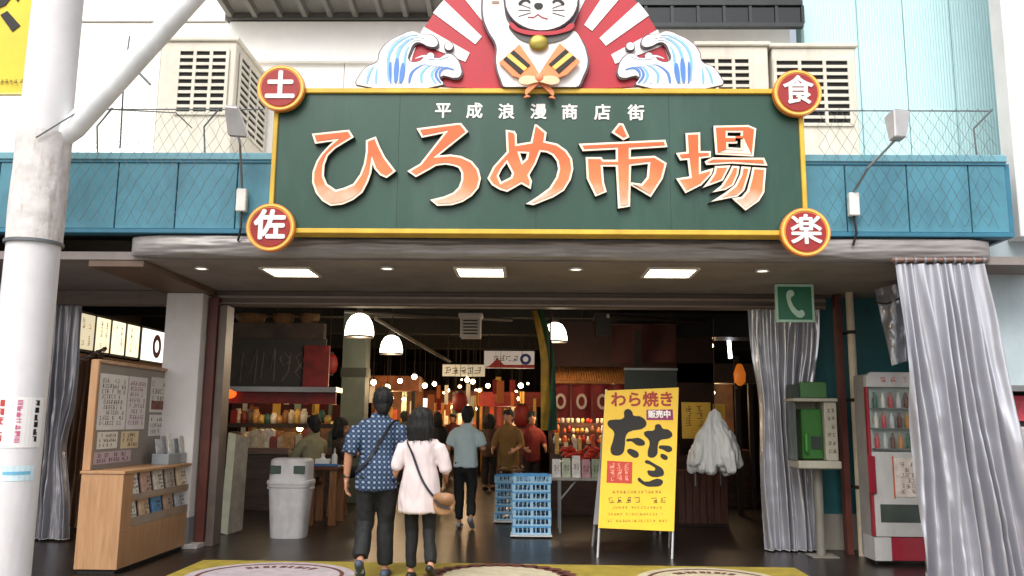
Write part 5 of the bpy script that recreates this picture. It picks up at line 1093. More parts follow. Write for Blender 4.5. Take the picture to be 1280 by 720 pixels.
# ------------------------------------------------------------------ plastic bag bundle, yellow poster, wooden crates
pz = at(893,512,11.3)
pg = T('bag_bundle','big bunch of white plastic carrier bags hanging right of the yellow sign','plastic bags',tuple(at(893,590,11.3)))
mb = MB(); rb_ = random.Random(9)
for k in range(13):
    a = k*2.4; rr_ = .27*math.sqrt((k+.5)/13); bx_, by_ = pz.x+.03+rr_*1.4*math.cos(a), 11.3+rr_*.55*math.sin(a); zb_ = pz.z-rb_.uniform(.66,.82); w_ = rb_.uniform(.075,.12)
    m_ = lambda f: (pz.x+(bx_-pz.x)*f, 11.3+(by_-11.3)*f, pz.z+(zb_-pz.z)*f)
    mb.tube([m_(0),m_(.18),m_(.5),m_(.8),(bx_,by_,zb_)],[.022,.04,.085,w_,w_*.7],10,dome=True)
me = remesh(mb,.011,8,.040,13,.16,2)
for v in me.vertices: v.co += v.normal*.010*noise.noise(Vector((v.co.x*40,v.co.y*40,v.co.z*9)))
obj('bags', me, mat('bag_film','#eef0f0',.3,var=.03,bump=.15,bs=20,stretch=(2,2,.4)), pg, smooth=True)
obj('hook', MB().tube([(pz.x,11.3,pz.z-.01),(pz.x,11.3,pz.z+.12),(pz.x+.02,11.3,2.87)],.006,6), M_dark, pg)
yp = plane_box('price_poster',853,888,503,548,11.9,.02,mat('poster_yellow','#d8a92c',.5,var=.1),None,label='yellow price poster with brown print behind the plastic bags',cat='poster')
obj('poster_print', marks(MB(), FRONT(at(868,525,11.9).x,11.899,at(868,520,11.9).z), .30,.3,3,2,1,401,.002), mat('yp_ink','#7a3a1c',.6,var=0), yp, kind='stuff')
obj('poster_stake', MB().tube([(at(868,548,11.93).x,11.93,.62),(at(868,548,11.93).x,11.93,at(868,548,11.9).z)],.012,6), M_steel, yp)
yq = plane_box('price_poster',892,906,505,530,12.1,.02,mat('poster_yellow','#d8a92c'),None,label='narrow yellow price card above the plastic bags',cat='poster'); obj('poster_stake', MB().tube([(at(899,530,12.12).x,12.12,.62),(at(899,530,12.12).x,12.12,at(899,530,12.1).z)],.010,6), M_steel, yq)
p = gd(880,658)
wc = T('wooden_chest','reddish wooden slatted chest on the floor under the plastic bags','chest',tuple(p)); zc = at(880,590,p.y).z
mb = 0
for k in range(7): obj('slat', MB().box(p.x-.36+k*.103,p.x-.36+k*.103+.097,p.y,p.y+.02,.04,zc-.02), wood('chest_wood','#6a3a2a','#4a2418','z',.5), wc, bevel=.003)
obj('body', MB().box(p.x-.35,p.x+.35,p.y+.021,p.y+.5,.03,zc-.03), M_dark, wc); obj('lid', MB().box(p.x-.38,p.x+.38,p.y-.02,p.y+.52,zc-.019,zc+.01), wood('chest_wood','#6a3a2a','#4a2418','z',.5), wc, bevel=.004); obj('foot_rail', MB().box(p.x-.36,p.x+.36,p.y-.01,p.y+.5,0,.039), M_dark, wc)
# ------------------------------------------------------------------ people
from mathutils.bvhtree import BVHTree
M_skin = mat('skin','#b98468',.5,var=.06,vs=8); M_hair = mat('hair_black','#0d0a09',.65,var=.3,vs=30,stretch=(6,6,.6),bump=.4,bs=30)
def check_shirt():
    m = mat('check_shirt','#1f3556',.8,var=.0,bump=.08,bs=80); n = m.node_tree.nodes; L = m.node_tree.links; b = n['Principled BSDF']
    tc = n.new('ShaderNodeTexCoord'); sx = n.new('ShaderNodeSeparateXYZ'); L.new(tc.outputs['Object'], sx.inputs[0])
    def op(o, a, b_=None):
        q = n.new('ShaderNodeMath'); q.operation = o
        for i, v in enumerate((a, b_)):
            if v is None: continue
            if isinstance(v, (int, float)): q.inputs[i].default_value = v
            else: L.new(v, q.inputs[i])
        return q.outputs[0]
    yx = op('ADD', sx.outputs['X'], op('MULTIPLY', sx.outputs['Y'], .4))
    u = op('MULTIPLY', op('ADD', yx, sx.outputs['Z']), 66); v = op('MULTIPLY', op('SUBTRACT', yx, sx.outputs['Z']), 66)
    s = op('MULTIPLY', op('SINE', u), op('SINE', v)); a = op('GREATER_THAN', s, .45); c2 = op('LESS_THAN', s, -.55)
    mx = n.new('ShaderNodeMix'); mx.data_type = 'RGBA'; mx.inputs[6].default_value = lin('#18283f'); mx.inputs[7].default_value = lin('#7587a0'); L.new(a, mx.inputs[0])
    m2 = n.new('ShaderNodeMix'); m2.data_type = 'RGBA'; L.new(mx.outputs[2], m2.inputs[6]); m2.inputs[7].default_value = lin('#2f4a6c'); L.new(c2, m2.inputs[0])
    L.new(m2.outputs[2], b.inputs['Base Color']); return m
def hand(mb, w, d, side, palm, s=1.0, curl=.5):
    """palm and five fingers from wrist w along d; side = thumb direction, palm = palm-facing normal"""
    w, d, side, palm = Vector(w), Vector(d).normalized(), Vector(side).normalized(), Vector(palm).normalized()
    mb.tube([w-d*.02*s, w+d*.03*s, w+d*.085*s],[(.026*s,.019*s),(.038*s,.017*s),(.040*s,.014*s)],10,ref=side,dome=True)
    for k, ln in ((-1.5,.058),(-.5,.075),(.5,.080),(1.5,.070)):
        b_ = w+d*.085*s+side*k*.019*s; a1 = curl*.6; a2 = curl*1.5
        p1 = b_+(d*math.cos(a1)+palm*math.sin(a1))*ln*.5*s; p2 = p1+(d*math.cos(a2)+palm*math.sin(a2))*ln*.5*s
        mb.tube([b_-d*.01*s, b_, p1, p2],[.0095*s,.0092*s,.0085*s,.007*s],8,dome=True)
    b_ = w+d*.02*s+side*.03*s; p1 = b_+(d*.7+side*.7).normalized()*.04*s; p2 = p1+(d*.9+side*.1+palm*.35).normalized()*.032*s
    mb.tube([b_, p1, p2],[.012*s,.011*s,.008*s],8,dome=True)
def person(label, loc, rz, H, A, top, topm, pants, shoes, hair, far=False, skirt=0, tuck=.86, sleeve=.85, loose=1.0, wear=''):
    """A: joints (metres for a 1.74 m figure, facing +Y)"""
    s = H/1.74; vox = .013 if far else .0075
    t = T('person', label, 'person', loc, 'people in the market'); t.rotation_euler.z = rz
    V = lambda p: Vector(p)*s
    def loft(mb, pts, rad, **k): mb.tube([V(p) for p in pts], [(a*s,b_*s) if isinstance(a,(int,float)) and True else a for a,b_ in [(r if isinstance(r,tuple) else (r,r)) for r in rad]], **k)
    px, py, pz = A.get('pelvis',(0,0,.93)); cx, cy, cz = A.get('chest',(px,py+.01,pz+.40))
    nx, ny, nz = A.get('neck',(cx,cy,cz+.13)); hx, hy, hz = A.get('head',(nx,ny+.025,nz+.135))
    body = MB()
    loft(body,[(px,py,pz-.06),(px,py,pz+.04),((px+cx)/2,(py+cy)/2,(pz+cz)/2),(cx,cy,cz-.06),(cx,cy,cz+.02),(nx,ny,nz-.03)],[(.13,.09),(.135,.095),(.115,.08),(.13,.085),(.13,.075),(.06,.05)],seg=16,ref=(1,0,0),dome=True)
    loft(body,[(nx,ny-.01,nz-.05),(hx,hy-.03,hz-.05)],[.056,.052],seg=12)
    body.ell(V((hx,hy,hz+.02)),(.076*s,.094*s,.103*s),18,14); body.ell(V((hx,hy+.03,hz-.05)),(.056*s,.062*s,.062*s),14,10)
    loft(body,[(hx,hy+.085,hz+.02),(hx,hy+.108,hz-.018),(hx,hy+.09,hz-.03)],[.009,.015,.014],seg=8,dome=True)
    for sd in (-1,1): body.ell(V((hx+sd*.079,hy-.005,hz-.0)),(.010*s,.022*s,.032*s),8,8)
    for sd in (-1,1): body.ell(V((hx+sd*.03,hy+.085,hz+.028)),(.018*s,.01*s,.008*s),8,6)
    loft(body,[(hx-.022,hy+.085,hz-.055),(hx,hy+.09,hz-.055),(hx+.022,hy+.085,hz-.055)],[.006,.008,.006],seg=6,dome=True)
    shirt = MB(); tr = MB(); sh = {}
    k_ = loose
    for sd, nm in ((-1,'L'),(1,'R')):
        S0 = A.get('sh'+nm,(cx+sd*.175,cy,cz+.04)); E, W_ = A['el'+nm], A['wr'+nm]
        E1 = tuple(Vector(S0).lerp(Vector(E),.5)); F1 = tuple(Vector(E).lerp(Vector(W_),.35))
        loft(body,[tuple(Vector(S0)+Vector((-sd*.035,0,-.045))),E1,E,F1,W_],[.044,.042,.040,.040,.026],seg=12,dome=True)
        d = Vector(A.get('hd'+nm, Vector(W_)-Vector(E))).normalized(); hmb = body
        thumb = Vector(A.get('th'+nm,(0,1,0))); thumb = (thumb-d*thumb.dot(d)).normalized(); pn = d.cross(thumb)*(1 if sd > 0 else -1)
        if pn.dot(Vector((-sd,0,0))) < 0: pn = -pn
        hand(hmb, V(W_), d, thumb, pn, s, A.get('curl',.5))
        q = Vector(S0).lerp(Vector(E), min(1,sleeve)); pts = [tuple(Vector(S0)+Vector((-sd*.09,0,.0))),tuple(Vector(S0)+Vector((-sd*.035,0,-.012))),tuple(Vector(S0).lerp(Vector(E),.12)+Vector((-sd*.004,0,-.012))),E1,tuple(q)]
        rr = [.064,.068,.070*k_,.069*k_,.067*k_]
        if sleeve > 1: pts.append(tuple(Vector(E).lerp(Vector(W_),sleeve-1))); rr = [.062,.066,.068*k_,.062*k_,.057*k_,.046*k_]
        loft(shirt,pts,rr,seg=14)
        Hh = (px+sd*.085,py,pz-.03); Kn, An, To = A['kn'+nm], A['an'+nm], A['to'+nm]
        m1 = tuple(Vector(Hh).lerp(Vector(Kn),.5)); m2 = tuple(Vector(Kn).lerp(Vector(An),.35)+Vector((0,-.015,0)))
        loft(body,[Hh,m1,Kn,m2,An],[.060,.052,.042,.042,.030],seg=12,dome=True); loft(body,[An,tuple(Vector(An).lerp(Vector(To),.5)+Vector((0,0,-.02))),To],[.036,.034,.026],seg=10,dome=True)
        pw = A.get('pw',1.0); c_ = tuple(Vector(Kn).lerp(Vector(An),.90))
        loft(tr,[(px+sd*.075,py,pz+.02),Hh,m1,Kn,m2,c_],[(.085*pw,.11),(.092*pw,.105*pw),.082*pw,.066*pw,.064*pw,.058*pw],seg=14)
        f = Vector(To)-Vector(An); f.z = A.get('fz'+nm, -An[2]+.045 if abs(f.z) > .5 else f.z); 
        heel = Vector(An)+Vector(A.get('hl'+nm,(0,-.055,-.045))); toe = Vector(To)
        fm = MB(); loft(fm,[tuple(heel),tuple(heel.lerp(toe,.35)+Vector((0,0,.012))),tuple(heel.lerp(toe,.72)),tuple(toe)],[(.040,.040),(.042,.046),(.048,.034),(.036,.024)],seg=12,ref=(1,0,0),dome=True)
        sh[nm] = fm
    loft(tr,[(px,py,pz+.05),(px,py,pz-.02),(px,py,pz-.08)],[(.130,.10),(.15,.115),(.13,.11)],seg=16,ref=(1,0,0),dome=True)
    hem = tuck
    mid = ((px+cx)/2,(py+cy)/2,(pz+cz)/2)
    pts = [(px,py,hem),(px,py,pz+.05),mid,(cx,cy,cz-.05),(cx,cy,cz+.06),(nx,ny-.005,nz-.03),(nx,ny-.004,nz+.03)]
    rad = [((.185+.10*skirt)*k_,(.135+.05*skirt)*k_),((.178+.05*skirt)*k_,(.132+.03*skirt)*k_),(.162*k_,.12*k_),(.175*k_,.122*k_),(.178*k_,.108),(.09,.08),(.068,.066)]
    loft(shirt,pts,rad,seg=20,ref=(1,0,0))
    bo = obj('body', remesh(body,vox,3), M_skin, None, True); bo.parent = t
    so_ = obj(top, remesh(shirt,vox*1.3,9,.026*s,9/s,.45,len(label)%7), topm, None, True); so_.parent = t
    po = obj(pants[0], remesh(tr,vox*1.3,5,.018*s,11/s,.5,3), pants[1], None, True); po.parent = t
    for nm in 'LR':
        o = obj('shoe', remesh(sh[nm],vox*1.1,3), shoes, None, True); o.parent = t
        z0 = min(v.co.z for v in o.data.vertices)
    hm = MB(); c_ = V((hx,hy-.012,hz+.035))
    if hair == 'short':
        hm.ell(c_+Vector((0,-.006,.008))*s,(.092*s,.108*s,.104*s),16,12); hm.ell(c_+Vector((0,-.048,-.065))*s,(.072*s,.055*s,.085*s),12,10); hm.ell(c_+Vector((0,.055,.06))*s,(.07*s,.05*s,.04*s),12,8)
        for sd in (-1,1): hm.ell(c_+Vector((sd*.072,-.02,-.02))*s,(.022*s,.04*s,.05*s),8,8)
    else:
        hm.ell(c_+Vector((0,-.016,.005))*s,(.115*s,.122*s,.112*s),16,12)
        hm.tube([c_+Vector((0,-.06,.02))*s,c_+Vector((0,-.08,-.09))*s,c_+Vector((.01,-.075,-.20))*s,c_+Vector((.02,-.06,-.245))*s],[(.118*s,.066*s),(.135*s,.07*s),(.125*s,.058*s),(.07*s,.035*s)],16,ref=(1,0,0),dome=True)
        for sd in (-1,1): hm.tube([c_+Vector((sd*.085,.0,.03))*s,c_+Vector((sd*.098,.0,-.08))*s,c_+Vector((sd*.085,-.02,-.20))*s],[(.03*s,.055*s),(.032*s,.055*s),(.02*s,.03*s)],10,ref=(1,0,0),dome=True)
    # keep the face clear: cut the hair in front of the brow
    hme = remesh(hm,vox*.9,3,.016*s,24/s,.12,1)
    for v in hme.vertices:
        lim = (hy+.058)*s
        if v.co.z < (hz+.035)*s and v.co.y > lim-.03*s: v.co.y = lim-.03*s - (v.co.y-lim+.03*s)*.2
    ho = obj('hair', hme, M_hair, None, True); ho.parent = t
    rs = random.Random(3); sm_ = MB(); vv = hme.vertices; ln = .05 if hair == 'short' else .10
    for _ in range(120 if far else 420):
        v = vv[rs.randrange(len(vv))]; n_ = v.normal; g = Vector((rs.uniform(-.35,.35),rs.uniform(-.35,.35),-1)); g = (g-n_*g.dot(n_))
        if g.length < .2: g = Vector((rs.uniform(-1,1),rs.uniform(-1,.2),0))
        g.normalize(); sd = n_.cross(g)*.0028*s; p = v.co; L2 = ln*rs.uniform(.5,1.2)*s; o_ = n_*.003*s; lift = n_*rs.uniform(.002,.014)*s
        sm_.add([p-sd+o_, p+sd+o_, p+g*L2*.55+sd+o_+lift*.5, p+g*L2*.55-sd+o_+lift*.5, p+g*L2+lift],[(0,1,2,3),(3,2,4)])
    so2 = obj('hair_strands', sm_, M_hair, None); so2.parent = t; so2['kind'] = 'stuff'
    t['_s'] = s; return t, so_, A
def strap(shirt_o, t, z0, slope, w, m, name, parent, roll=0, ylo=-9):
    me = shirt_o.data; bv = BVHTree.FromPolygons([v.co.copy() for v in me.vertices], [tuple(p.vertices) for p in me.polygons])
    P = []; N = 44
    for k in range(N):
        a = 2*math.pi*k/N; x_ = .17*math.cos(a); z = z0+slope*x_
        o = Vector((.6*math.cos(a), .6*math.sin(a), z)); hit = bv.ray_cast(o, (Vector((0,0,z))-o).normalized())
        q = hit[0] if hit[0] is not None else Vector((.08*math.cos(a),.08*math.sin(a),z)); P.append((q, Vector((math.cos(a),math.sin(a),0))))
    P2 = []
    for k in range(N):
        q = (P[k-1][0]+P[k][0]*2+P[(k+1)%N][0])/4; P2.append((q+P[k][1]*.012, P[k][1]))
    mb = MB(); up = Vector((-slope*.5,0,1)).normalized()
    for k in range(N):
        q, n_ = P2[k]; tg = (P2[(k+1)%N][0]-P2[k-1][0]).normalized(); sd = tg.cross(n_).normalized()*w/2
        mb.v += [tuple(q-sd), tuple(q+sd), tuple(q+sd+n_*.004), tuple(q-sd+n_*.004)]
    for k in range(N):
        a, b_ = 4*k, 4*((k+1)%N)
        for i in range(4): mb.f.append((a+i, a+(i+1)%4, b_+(i+1)%4, b_+i))
    o = obj(name, mb, m, None); o.parent = parent; return P2
# man in the checked shirt
mp_ = gd(470,724)
manA = dict(elL=(-.265,-.05,1.13),wrL=(-.285,.0,.885),hdL=(0.02,.10,-1),thL=(.1,1,0),elR=(.25,.06,1.13),wrR=(.24,.27,1.04),thR=(-.2,.4,1),
  knL=(-.10,.03,.50),anL=(-.105,-.20,.19),toL=(-.105,-.095,.025),hlL=(0,-.085,-.01),knR=(.085,.06,.49),anR=(.09,.05,.09),toR=(.10,.22,.028),pw=1.12,head=(.03,.03,1.635))
manA['head'] = (.03,.03,1.60); manA['pelvis'] = (0,0,.935); manA['chest'] = (.0,.02,1.345)
man, mshirt, _ = person('man in a navy checked shirt and dark trousers seen from behind, walking in', (mp_.x-.02,mp_.y,0), math.radians(3), 1.80, manA, 'shirt', check_shirt(), ('trousers',mat('trousers_dark','#0b0e10',.75,var=.15,bump=.1,bs=60)), mat('shoe_blue','#3f4a5c',.6,var=.2,vs=10), 'short', tuck=.80, sleeve=1.0, loose=1.06)
sole = obj('shoe_sole', MB().obox((0,0,0),(1,0,0),(0,.105,-.165),(0,-.84,-.54),-.042,.042,-.11,.13,.0,.018), mat('sole_grey','#8d97a6',.6,var=.1), None, bevel=.006); sole.parent = man; sole.location = Vector((-.105,-.222,.115))*1.03
wa = obj('wrist_watch', MB().tube([(-.288,-.002,.905),(-.286,.0,.935)],.036,14), mat('watch_black','#141414',.4), None, bevel=.003); wa.parent = man; wa.scale = (1.035,)*3
sg = T('sling_bag','dark sling bag strap worn diagonally across the man\'s checked shirt','bag',tuple(man.location)); sg.rotation_euler.z = man.rotation_euler.z
strap(mshirt, man, 1.235, 1.45, .03, mat('strap_dark','#161a22',.6), 'strap', sg)
sbm = MB().box(-.16,.02,.155,.205,1.02,1.16); o = obj('pouch', sbm, mat('strap_dark','#161a22'), None, bevel=.02); o.parent = sg
# woman in the pale blouse
wp = gd(522,726)
womA = dict(elL=(-.245,-.05,1.12),wrL=(-.31,.02,.97),hdL=(-.75,.35,-.2),thL=(0,.2,1),elR=(.262,.0,1.10),wrR=(.235,.20,1.02),thR=(-.3,.2,1),curl=.35,
  knL=(-.085,.06,.49),anL=(-.08,.03,.09),toL=(-.085,.19,.028),knR=(.10,.04,.50),anR=(.16,-.16,.17),toR=(.165,-.05,.03),hlR=(0,-.08,-.01),pw=.92,head=(-.005,.03,1.595))
wom, wshirt, _ = person('woman with black hair in a long pale pink blouse and black leggings seen from behind', (wp.x,wp.y,0), math.radians(-4), 1.61, womA, 'blouse', mat('blouse_pale','#cdbfbf',.8,var=.04,bump=.35,bs=14,stretch=(1.5,1.5,.5)), ('leggings',mat('leggings_black','#08080a',.75,var=.15)), mat('shoe_black','#1a1a1c',.5,var=.1), 'long', tuck=.68, sleeve=1.05, loose=1.02, skirt=.30)
hbag = T('shoulder_bag','round tan leather shoulder bag with a dark strap hanging on the woman\'s right hip','bag',tuple(wom.location)); hbag.rotation_euler.z = wom.rotation_euler.z
strap(wshirt, wom, 1.03, -1.75, .022, mat('strap_navy','#1c2030',.6), 'strap', hbag)
tan = mat('bag_tan','#a47c58',.5,var=.15,vs=6,bump=.08,bs=50)
mb = MB(); c_ = Vector((.235,-.11,.73))
hp = [(-.085,.075),(-.04,.088),(.04,.088),(.085,.075),(.105,.0),(.09,-.07),(.045,-.115),(-.045,-.115),(-.09,-.07),(-.105,.0)]
rng = [(-.04,.82),(-.032,.97),(.0,1.0),(.032,.97),(.04,.82)]
for dy, k in rng: mb.v += [tuple(c_+Vector((.02+x_*k,dy,z_*k))) for x_,z_ in hp]
for i in range(4):
    for k in range(10): mb.f.append((i*10+k,i*10+(k+1)%10,(i+1)*10+(k+1)%10,(i+1)*10+k))
mb.f += [tuple(range(10)), tuple(reversed(range(40,50)))]
o = obj('pouch', mb, tan, None, True); o.parent = hbag
o = obj('flap', MB().prism([(c_.x+.02+x_,c_.z+z_) for x_,z_ in ((-.092,.078),(-.04,.094),(.04,.094),(.092,.078),(.10,.02),(.06,-.03),(.0,-.045),(-.06,-.03),(-.10,.02))],c_.y-.052,c_.y-.041), mat('bag_brown','#8a6444',.5,var=.12), None, True); o.parent = hbag
o = obj('clasp_strap', MB().tube([c_+Vector((-.06,-.056,.03)),c_+Vector((.0,-.062,-.03)),c_+Vector((.09,-.056,-.05))],.008,8), mat('strap_navy','#1c2030'), None); o.parent = hbag
# man further in
fp_ = gd(580,661)
farA = dict(elL=(-.26,-.02,1.12),wrL=(-.30,.12,.93),thL=(.2,1,0),elR=(.255,.05,1.13),wrR=(.20,.26,1.12),thR=(-.3,0,1),knL=(-.09,.05,.49),anL=(-.09,.06,.09),toL=(-.10,.23,.028),knR=(.10,.02,.50),anR=(.13,-.17,.17),toR=(.135,-.05,.03),hlR=(0,-.08,-.01),head=(.02,.05,1.60))
person('man in a pale aqua tee shirt and black trousers walking deeper into the hall', (fp_.x,fp_.y,0), math.radians(-8), 1.69, farA, 'tee_shirt', mat('tee_aqua','#b4c8cc',.75,var=.05,bump=.1,bs=40), ('trousers',mat('leggings_black','#121214')), mat('shoe_grey','#8a8a8c',.6), 'short', far=True, tuck=.86, sleeve=.8)
# background figures
def bgman(label, px, py, Y, rz, H, topc, pc, hair, A=None, **k):
    a_ = dict(elL=(-.25,.02,1.13),wrL=(-.20,.24,1.05),thL=(.2,0,1),elR=(.25,.02,1.13),wrR=(.20,.24,1.05),thR=(-.2,0,1),knL=(-.09,.03,.49),anL=(-.10,.0,.09),toL=(-.11,.17,.028),knR=(.09,.03,.49),anR=(.10,.0,.09),toR=(.11,.17,.028))
    a_.update(A or {}); X = at(px,py,Y).x
    return person(label,(X,Y,0),math.radians(rz),H,a_,'jacket',mat('cl'+topc,topc,.8,var=.12,bump=.1,bs=30),('trousers',mat('cl'+pc,pc,.8,var=.1)),M_ink,hair,far=True,**k)
sit = dict(pelvis=(0,0,.50),knL=(-.12,.42,.50),anL=(-.12,.40,.09),toL=(-.12,.57,.028),knR=(.12,.42,.50),anR=(.12,.40,.09),toR=(.12,.57,.028),elL=(-.25,.10,.72),wrL=(-.16,.32,.76),elR=(.25,.10,.72),wrR=(.16,.32,.76))
p = at(392,560,12.6)
bgman('seated person in a beige jacket with dark hair at the table behind the litter bin',392,560,12.75,55,1.80,'#8a8468','#2a2a2e','short',{k:((v[0],v[1],v[2]+.18) if k[:2] in ('pe','kn','el','wr') else v) for k,v in sit.items()},tuck=.62,sleeve=1.8)
bgman('seated person in a dark brown top at the table behind the checked shirt man',424,560,13.4,-80,1.76,'#3a2c26','#1c1c20','long',{k:((v[0],v[1],v[2]+.18) if k[:2] in ('pe','kn','el','wr') else v) for k,v in sit.items()},tuck=.62,sleeve=1.8)
for px, Y, lab in ((392,12.75,'round wooden stool under the person in the beige jacket'),(424,13.4,'round wooden stool under the person in the dark brown top')):
    X = at(px,560,Y).x; t = T('wooden_stool',lab,'stool',(X,Y,0)); obj('seat', MB().lathe((X,Y,.53),[(.16,0),(.17,.02),(.16,.04)],18), wood('tbl','#6a3a22','#4a2614','x'), t, True)
    for k in range(4): a = k*math.pi/2+.4; obj('leg', MB().tube([(X+.11*math.cos(a),Y+.11*math.sin(a),.53),(X+.15*math.cos(a),Y+.15*math.sin(a),0)],.018,8), wood('tbl_leg','#9a6a42','#7a4e2c'), t)
bgman('stall keeper in a mustard yellow apron top beside the blue crates',636,540,14.2,160,1.68,'#7a5a2c','#3a3028','short',tuck=.70,sleeve=1.6)
bgman('stall keeper in a red top working under the red noren',664,540,15.2,200,1.66,'#6e1c1a','#2a2420','short',tuck=.80,sleeve=1.2)
bgman('shopper in a dark jacket in the far middle of the hall',545,540,17.5,10,1.66,'#23201f','#1a1a1c','long',tuck=.75,sleeve=1.8)

# ------------------------------------------------------------------ more market clutter
rc_ = random.Random(21)
strip_c = {'white':'#d8cfc0','yellow':'#d0a040','red':'#8f241c','pale green':'#8fa088','orange':'#b8602a'}
def strips(n, px0, px1, py0, py1, Y0, Y1_, where):
    for k in range(n):
        nm = rc_.choice(list(strip_c)); px, py, Y = rc_.uniform(px0,px1), rc_.uniform(py0,py1), rc_.uniform(Y0,Y1_); p = at(px,py,Y); w_, h = rc_.uniform(.07,.16), rc_.uniform(.3,.65)
        t = T('menu_strip', f'{nm} paper menu strip hanging {where}', 'paper strip', tuple(p), 'paper strips hung about the stalls')
        ya = rc_.uniform(-.5,.5); u_ = Vector((math.cos(ya),math.sin(ya),0))
        obj('paper', MB().obox(p,u_,(0,.05,1),u_.cross(Vector((0,0,1))),-w_/2,w_/2,-h,0,0,.004), mat('strip'+nm,strip_c[nm],.7,var=.12), t)
        obj('brush_marks', marks(MB(), frame(p+Vector((0,0,-h/2)),u_,(0,.05,1)) @ Matrix.Translation((0,0,.0005)), w_*.8,h*.85,4,1,1,500+k,.002), M_ink if nm != 'red' else M_wht, t, kind='stuff')
        obj('string', MB().tube([p,(p.x,p.y,3.76)],.003,4), M_dark, t)
strips(14,290,425,490,520,14.6,17,'over the dim left stalls'); strips(22,460,610,478,505,16,25,'in the far middle of the hall'); strips(12,690,850,440,500,15,18,'over the right stalls'); strips(8,610,672,470,500,16,22,'left of the streamer')
def carton(label, px, py, Y, w_, d, h, cc, rz):
    p = gd(px,py) if Y is None else Vector((at(px,py,Y).x,Y,at(px,py,Y).z)); t = T('carton',label,'box',tuple(p),'boxes stacked by the stalls'); t.rotation_euler.z = rz
    o = obj('carton_body', MB().box(-w_/2,w_/2,0,d,0,h), mat('ct'+cc,cc,.7,var=.15,vs=5,dirt=.3), None, bevel=.005); o.parent = t
    o = obj('tape', MB().box(-.03,.03,-.001,d+.001,h-.08,h+.001), mat('tape','#a08058',.4), None); o.parent = t
for a in (('brown carton on the floor at the foot of the left stall',308,628,None,.42,.35,.34,'#6b4a2e',.1),('grey carton on the floor beside the brown carton',338,630,None,.36,.35,.30,'#6a645e',-.15),
          ('small brown carton standing on another by the left stall',309,592,None,.36,.3,.28,'#7a5634',-.1)):
    if 'standing' in a[0]:
        q = gd(308,628); t = T('carton',a[0],'box',(q.x,q.y+.02,.345),'boxes stacked by the stalls'); o = obj('carton_body', MB().box(-.18,.18,0,.3,0,.28), mat('ct#7a5634','#7a5634',.7,var=.15), None, bevel=.005); o.parent = t; o = obj('tape', MB().box(-.03,.03,-.001,.301,.2,.281), mat('tape','#a08058'), None); o.parent = t
    else: carton(*a)
# stepped trays of small goods on the fish stall
for tier in range(3):
    z = .955+.17*tier; Yt = Y2+.05+.16*tier; xa, xb = at(690,520,Y2).x, at(850,520,Y2).x
    obj('display_step', MB().box(xa,xb,Yt,Yt+.15,z,z+.165), wood('fs_counter','#4a2a1a','#30180e','x'), fs)
    for k in range(26):
        X = xa+.04+(xb-xa-.08)*k/25+rc_.uniform(-.02,.02); nm, cc = rc_.choice((('golden','#c8983c'),('cream','#dccaa0'),('red','#a82a1c'),('white','#d8d4cc'),('brown','#7a4a28'),('orange','#c8642a')))
        h = rc_.uniform(.07,.15); rr_ = rc_.uniform(.02,.035)
        mb = MB()
        if rc_.random() < .5: mb.lathe((X,Yt+.05,z+.166),[(rr_,0),(rr_*1.05,h*.6),(rr_*.5,h*.8),(rr_*.55,h)],8)
        else: mb.tube([(X,Yt+.05,z+.166),(X,Yt+.05,z+.166+h*.6),(X+.005,Yt+.05,z+.166+h)],[(rr_,.018),(rr_*1.1,.022),(rr_*.5,.006)],8)
        obj('food_pack', mb, mat('tg'+cc,cc,.4,var=.3,vs=30), None, True, label=f'tiny {nm} food pot or packet on the stepped display under the noren', cat='food', group='goods on the stepped display')
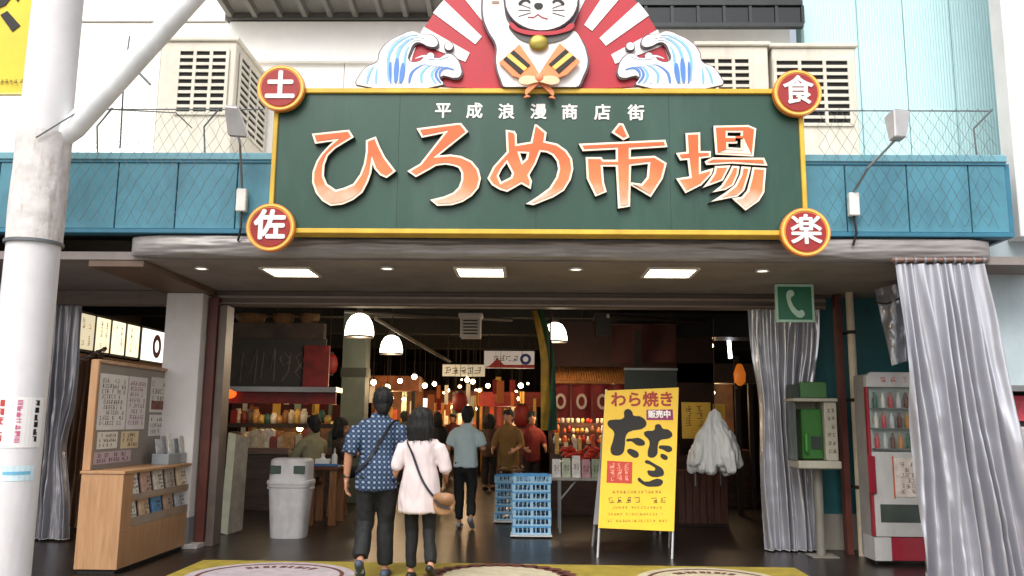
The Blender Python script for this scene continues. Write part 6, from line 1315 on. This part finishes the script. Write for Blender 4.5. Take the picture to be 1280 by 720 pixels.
# extra bulbs
for k in range(22):
    bulb('tiny warm bulb glowing in the depth of the hall', rc_.uniform(455,672), rc_.uniform(472,512), rc_.uniform(18,27), rc_.uniform(.05,.10), 10, '#ffcf90')
wl = T('wall_lamp','warm orange wall lamp glowing beside the right vinyl curtain','lamp',tuple(at(925,470,14)))
obj('glass_shade', MB().lathe(at(925,482,14),[(.03,0),(.09,.06),(.10,.2),(.05,.34),(.02,.36)],14), glow('amber_glow','#b8601c',.5), wl, True); obj('bracket', MB().box(at(925,484,14).x-.05,at(925,484,14).x+.05,14,14.15,at(925,486,14).z,at(925,483,14).z), M_dark, wl)
obj('post', MB().box(at(925,484,14).x-.04,at(925,484,14).x+.04,14.16,14.24,0,2.6), M_dark, wl)
for a in (('shopper in a grey green coat deep in the hall left of the lit notice',505,19,15,1.68,'#3a4038','#1c1c20','short'),('shopper in a brown top deep in the hall right of the pale tee shirt',612,18.5,-20,1.62,'#4a3428','#20201f','long'),('shopper in a dull red coat at the far end of the aisle',566,22,170,1.66,'#5a2420','#1a1a1c','short')):
    bgman(a[0],a[1],540,a[2],a[3],a[4],a[5],a[6],a[7],tuck=.75,sleeve=1.8)

hbn = T('hanging_banner','dark red cloth banner hanging under the ceiling right of the streamer','banner',tuple(at(800,450,14.8)))
obj('cloth', MB().grid(lambda u,v: at(765+80*u,405+48*v,14.8+.06*math.sin(u*9+v*2)),24,6), mat('banner_maroon','#3a1412',.8,var=.3,vs=4), hbn, smooth=True); obj('pole', MB().tube([at(763,405,14.8),at(847,405,14.8)],.02,8), M_dark, hbn)
for px in (770,840): obj('string', MB().tube([at(px,405,14.8),(at(px,405,14.8).x,14.8,3.76)],.005,4), M_dark, hbn)
for k, (a, b_, Y) in enumerate(((292,330,13.6),(338,366,13.7),(372,398,13.6))):
    t = T('stall_basket', ('leftmost','middle','rightmost')[k]+' woven basket on the beam above the chalk lettered board','basket',tuple(at((a+b_)/2,424,Y1+.1)),'baskets above the left stall'); p = at((a+b_)/2,404,Y1+.1); w_ = (at(b_,404,Y1).x-at(a,404,Y1).x)/2
    obj('weave', MB().lathe((p.x,Y1+.2,p.z+.003),[(w_*.75,0),(w_*.95,.08),(w_,.16),(w_*.93,.16),(w_*.7,.02)],16), mat('basket_brown','#6a4a2c',.8,var=.3,vs=12,bump=.4,bs=60), t, True); obj('handle', MB().tube([(p.x-w_*.9,Y1+.2,p.z+.16),(p.x-w_*.5,Y1+.2,p.z+.28),(p.x+w_*.5,Y1+.2,p.z+.28),(p.x+w_*.9,Y1+.2,p.z+.16)],.014,6), M_dark, t)
